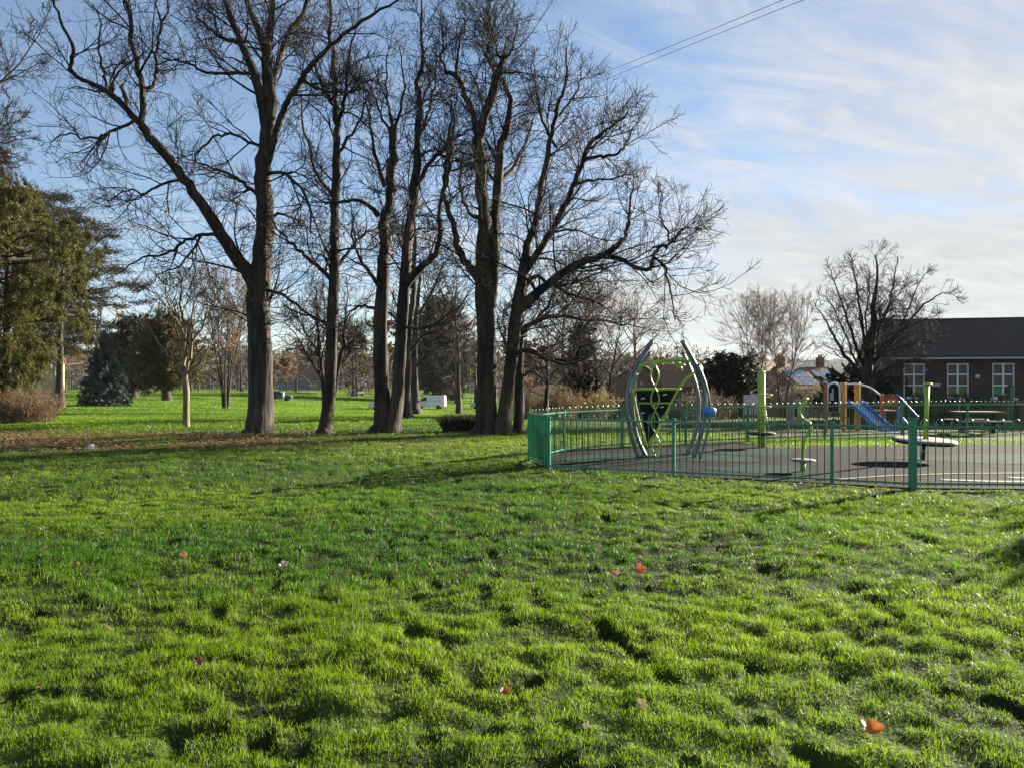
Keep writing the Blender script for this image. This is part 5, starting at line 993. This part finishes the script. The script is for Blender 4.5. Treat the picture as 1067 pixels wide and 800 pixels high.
# ---- vehicles
M['paint_white'] = mat('white_bodywork', (.66, .67, .68), .3, coat=.6); M['paint_dark'] = mat('dark_blue_bodywork', (.018, .022, .04), .25, coat=.7); M['paint_silver'] = mat('silver_bodywork', (.42, .43, .45), .3, metal=.3, coat=.6)
M['car_glass'] = mat('car_glass', (.015, .018, .02), .06); M['tyre'] = mat('tyre', (.015, .015, .015), .8); M['rim'] = mat('wheel_rim', (.35, .35, .36), .35, metal=.7); M['lampglass'] = mat('lamp_glass', (.75, .75, .72), .15); M['lampred'] = mat('tail_lamp', (.4, .02, .02), .2)
def vehicle(name, label, cat, loc, rz, prof, glass, wid, belt, top, tuck, wx, wr, paint, group=None, handles=True):
    v = thing(name, label, cat, loc, rz, group)
    hw = lambda z: wid/2*(1 if z < belt else 1-tuck*(z-belt)/(top-belt))
    n = len(prof); secs = [(-1, 1.0), (-.93, 1.0), (.93, 1.0), (1, 1.0)]; mb = MB(); V = []
    for s, k in secs:
        for x, z in prof:
            e = .04 if abs(s) == 1 else 0; cx_, cz_ = 0, (top+.3)/2; V.append((x+(cx_-x)*e*.4, s*hw(z), z+(cz_-z)*e))
    Fc = [tuple(range(n)), tuple(range(4*n-1, 3*n-1, -1))]
    for j in range(3):
        for i in range(n): Fc.append((j*n+i, (j+1)*n+i, (j+1)*n+(i+1) % n, j*n+(i+1) % n))
    mb.add(V, Fc); mb.build('body', paint, v)
    for poly in glass:
        for s in (-1, 1):
            mb = MB(); k = len(poly); A = [(x, s*(hw(z)+.012), z) for x, z in poly]; B = [(x, s*(hw(z)-.03), z) for x, z in poly]
            mb.add(A+B, [tuple(range(k)), tuple(range(2*k-1, k-1, -1))]+[(i, i+k, (i+1) % k+k, (i+1) % k) for i in range(k)]); mb.build('side_window', M['car_glass'], v)
    for x in wx:
        for s in (-1, 1):
            w = MB().lathe((x, s*(wid/2-.10), wr), [(wr*.62, -.10), (wr*.95, -.10), (wr, -.07), (wr, .07), (wr*.95, .10), (wr*.62, .10)], 24, axis='Y').build('wheel', M['tyre'], v)
            MB().lathe((x, s*(wid/2-.10), wr), [(0, -.09), (wr*.25, -.095), (wr*.62, -.075), (wr*.62, .075), (wr*.25, .095), (0, .09)], 20, axis='Y').build('rim', M['rim'], w)
    x0 = min(p[0] for p in prof); x1 = max(p[0] for p in prof)
    for s in (-1, 1):
        MB().box((x0+.06, s*wid*.38, belt*.74), (.16, .28, .16)).build('headlight', M['lampglass'], v, .03); MB().box((x1-.045, s*wid*.42, belt*.85), (.12, .16, .34)).build('tail_light', M['lampred'], v, .02)
        MB().box((x0+(x1-x0)*.27, s*(wid/2+.07), belt+.12), (.12, .16, .2)).build('mirror', M['tyre'], v, .03)
        if handles: MB().box((x0+(x1-x0)*.42, s*(wid/2+.01), belt*.9), (.18, .03, .04)).build('door_handle', M['tyre'], v)
    MB().box((x0+.03, 0, .38), (.14, wid*.96, .18)).build('bumper', M['tyre'], v, .03); MB().box((x1-.03, 0, .42), (.14, wid*.96, .16)).build('bumper', M['tyre'], v, .03)
    return v
VAN = [(-2.4, .35), (-2.45, .75), (-2.36, 1.0), (-1.62, 1.22), (-.98, 1.98), (-.75, 2.12), (2.3, 2.16), (2.42, 2.05), (2.45, .38), (1.95, .34), (1.0, .34), (-1.1, .34), (-1.95, .34)]
VANG = [[(-1.45, 1.26), (-.95, 1.84), (-.42, 1.86), (-.42, 1.26)]]
def van(loc, rz, label, group=None, paint='paint_white'):
    v = vehicle('van', label, 'van', loc, rz, VAN, VANG, 1.9, 1.15, 2.16, .16, (-1.6, 1.45), .34, M[paint], group)
    ws = MB().add([(-1.60, -.80, 1.26), (-1.60, .80, 1.26), (-1.03, .72, 1.93), (-1.03, -.72, 1.93), (-1.57, -.8, 1.24), (-1.57, .8, 1.24), (-1.0, .72, 1.91), (-1.0, -.72, 1.91)], [(0, 1, 2, 3), (7, 6, 5, 4), (0, 4, 5, 1), (1, 5, 6, 2), (2, 6, 7, 3), (3, 7, 4, 0)]); ws.build('windscreen', M['car_glass'], v)
    MB().box((.95, -.955, 1.32), (1.9, .02, .03)).build('side_trim', M['tyre'], v); return v
b = ground(448.5, 425.8); van(b, -.12, 'white panel van parked on the field, seen whole from its left side')
b = ground(402, 427); van(b+Vector((.2, 0, 0)), .25, 'white van half hidden behind the twin-stemmed tree')
CAR = [(-2.0, .30), (-2.05, .60), (-1.9, .80), (-1.0, .95), (-.35, 1.40), (.0, 1.46), (.9, 1.42), (1.6, 1.02), (2.0, .95), (2.05, .55), (1.95, .30), (1.0, .26), (-1.0, .26)]
CARG = [[(-.85, .97), (-.28, 1.34), (.25, 1.38), (.25, .97)], [(.33, .97), (.33, 1.38), (.85, 1.35), (1.38, 1.0)]]
def car(loc, rz, label, paint):
    v = vehicle('parked_car', label, 'car', loc, rz, CAR, CARG, 1.75, .93, 1.46, .26, (-1.28, 1.25), .31, M[paint], 'cars parked across the field')
    for a, c in (((-1.02, .97), (-.36, 1.385)), ((1.60, 1.03), (.95, 1.405))):
        s = -1 if a[0] < 0 else 1; MB().add([(a[0]+s*.02, -.70, a[1]+.02), (a[0]+s*.02, .70, a[1]+.02), (c[0]+s*.02, .60, c[1]+.02), (c[0]+s*.02, -.60, c[1]+.02), (a[0], -.70, a[1]-.04), (a[0], .70, a[1]-.04), (c[0], .60, c[1]-.04), (c[0], -.60, c[1]-.04)], [(0, 1, 2, 3), (7, 6, 5, 4), (0, 4, 5, 1), (1, 5, 6, 2), (2, 6, 7, 3), (3, 7, 4, 0)]).build('windscreen' if s < 0 else 'rear_window', M['car_glass'], v)
    return v
car(ground(290, 417.5), math.pi+.15, 'dark car with sunlit bonnet beside the little white-guarded tree', 'paint_dark')
car(ground(503, 425.5), .2, 'silver car mostly hidden behind the fused trunks', 'paint_silver')
car(ground(372, 412.3), math.pi/2+.6, 'tiny white car at the far edge of the field right of the slim leaning trunk', 'paint_white')
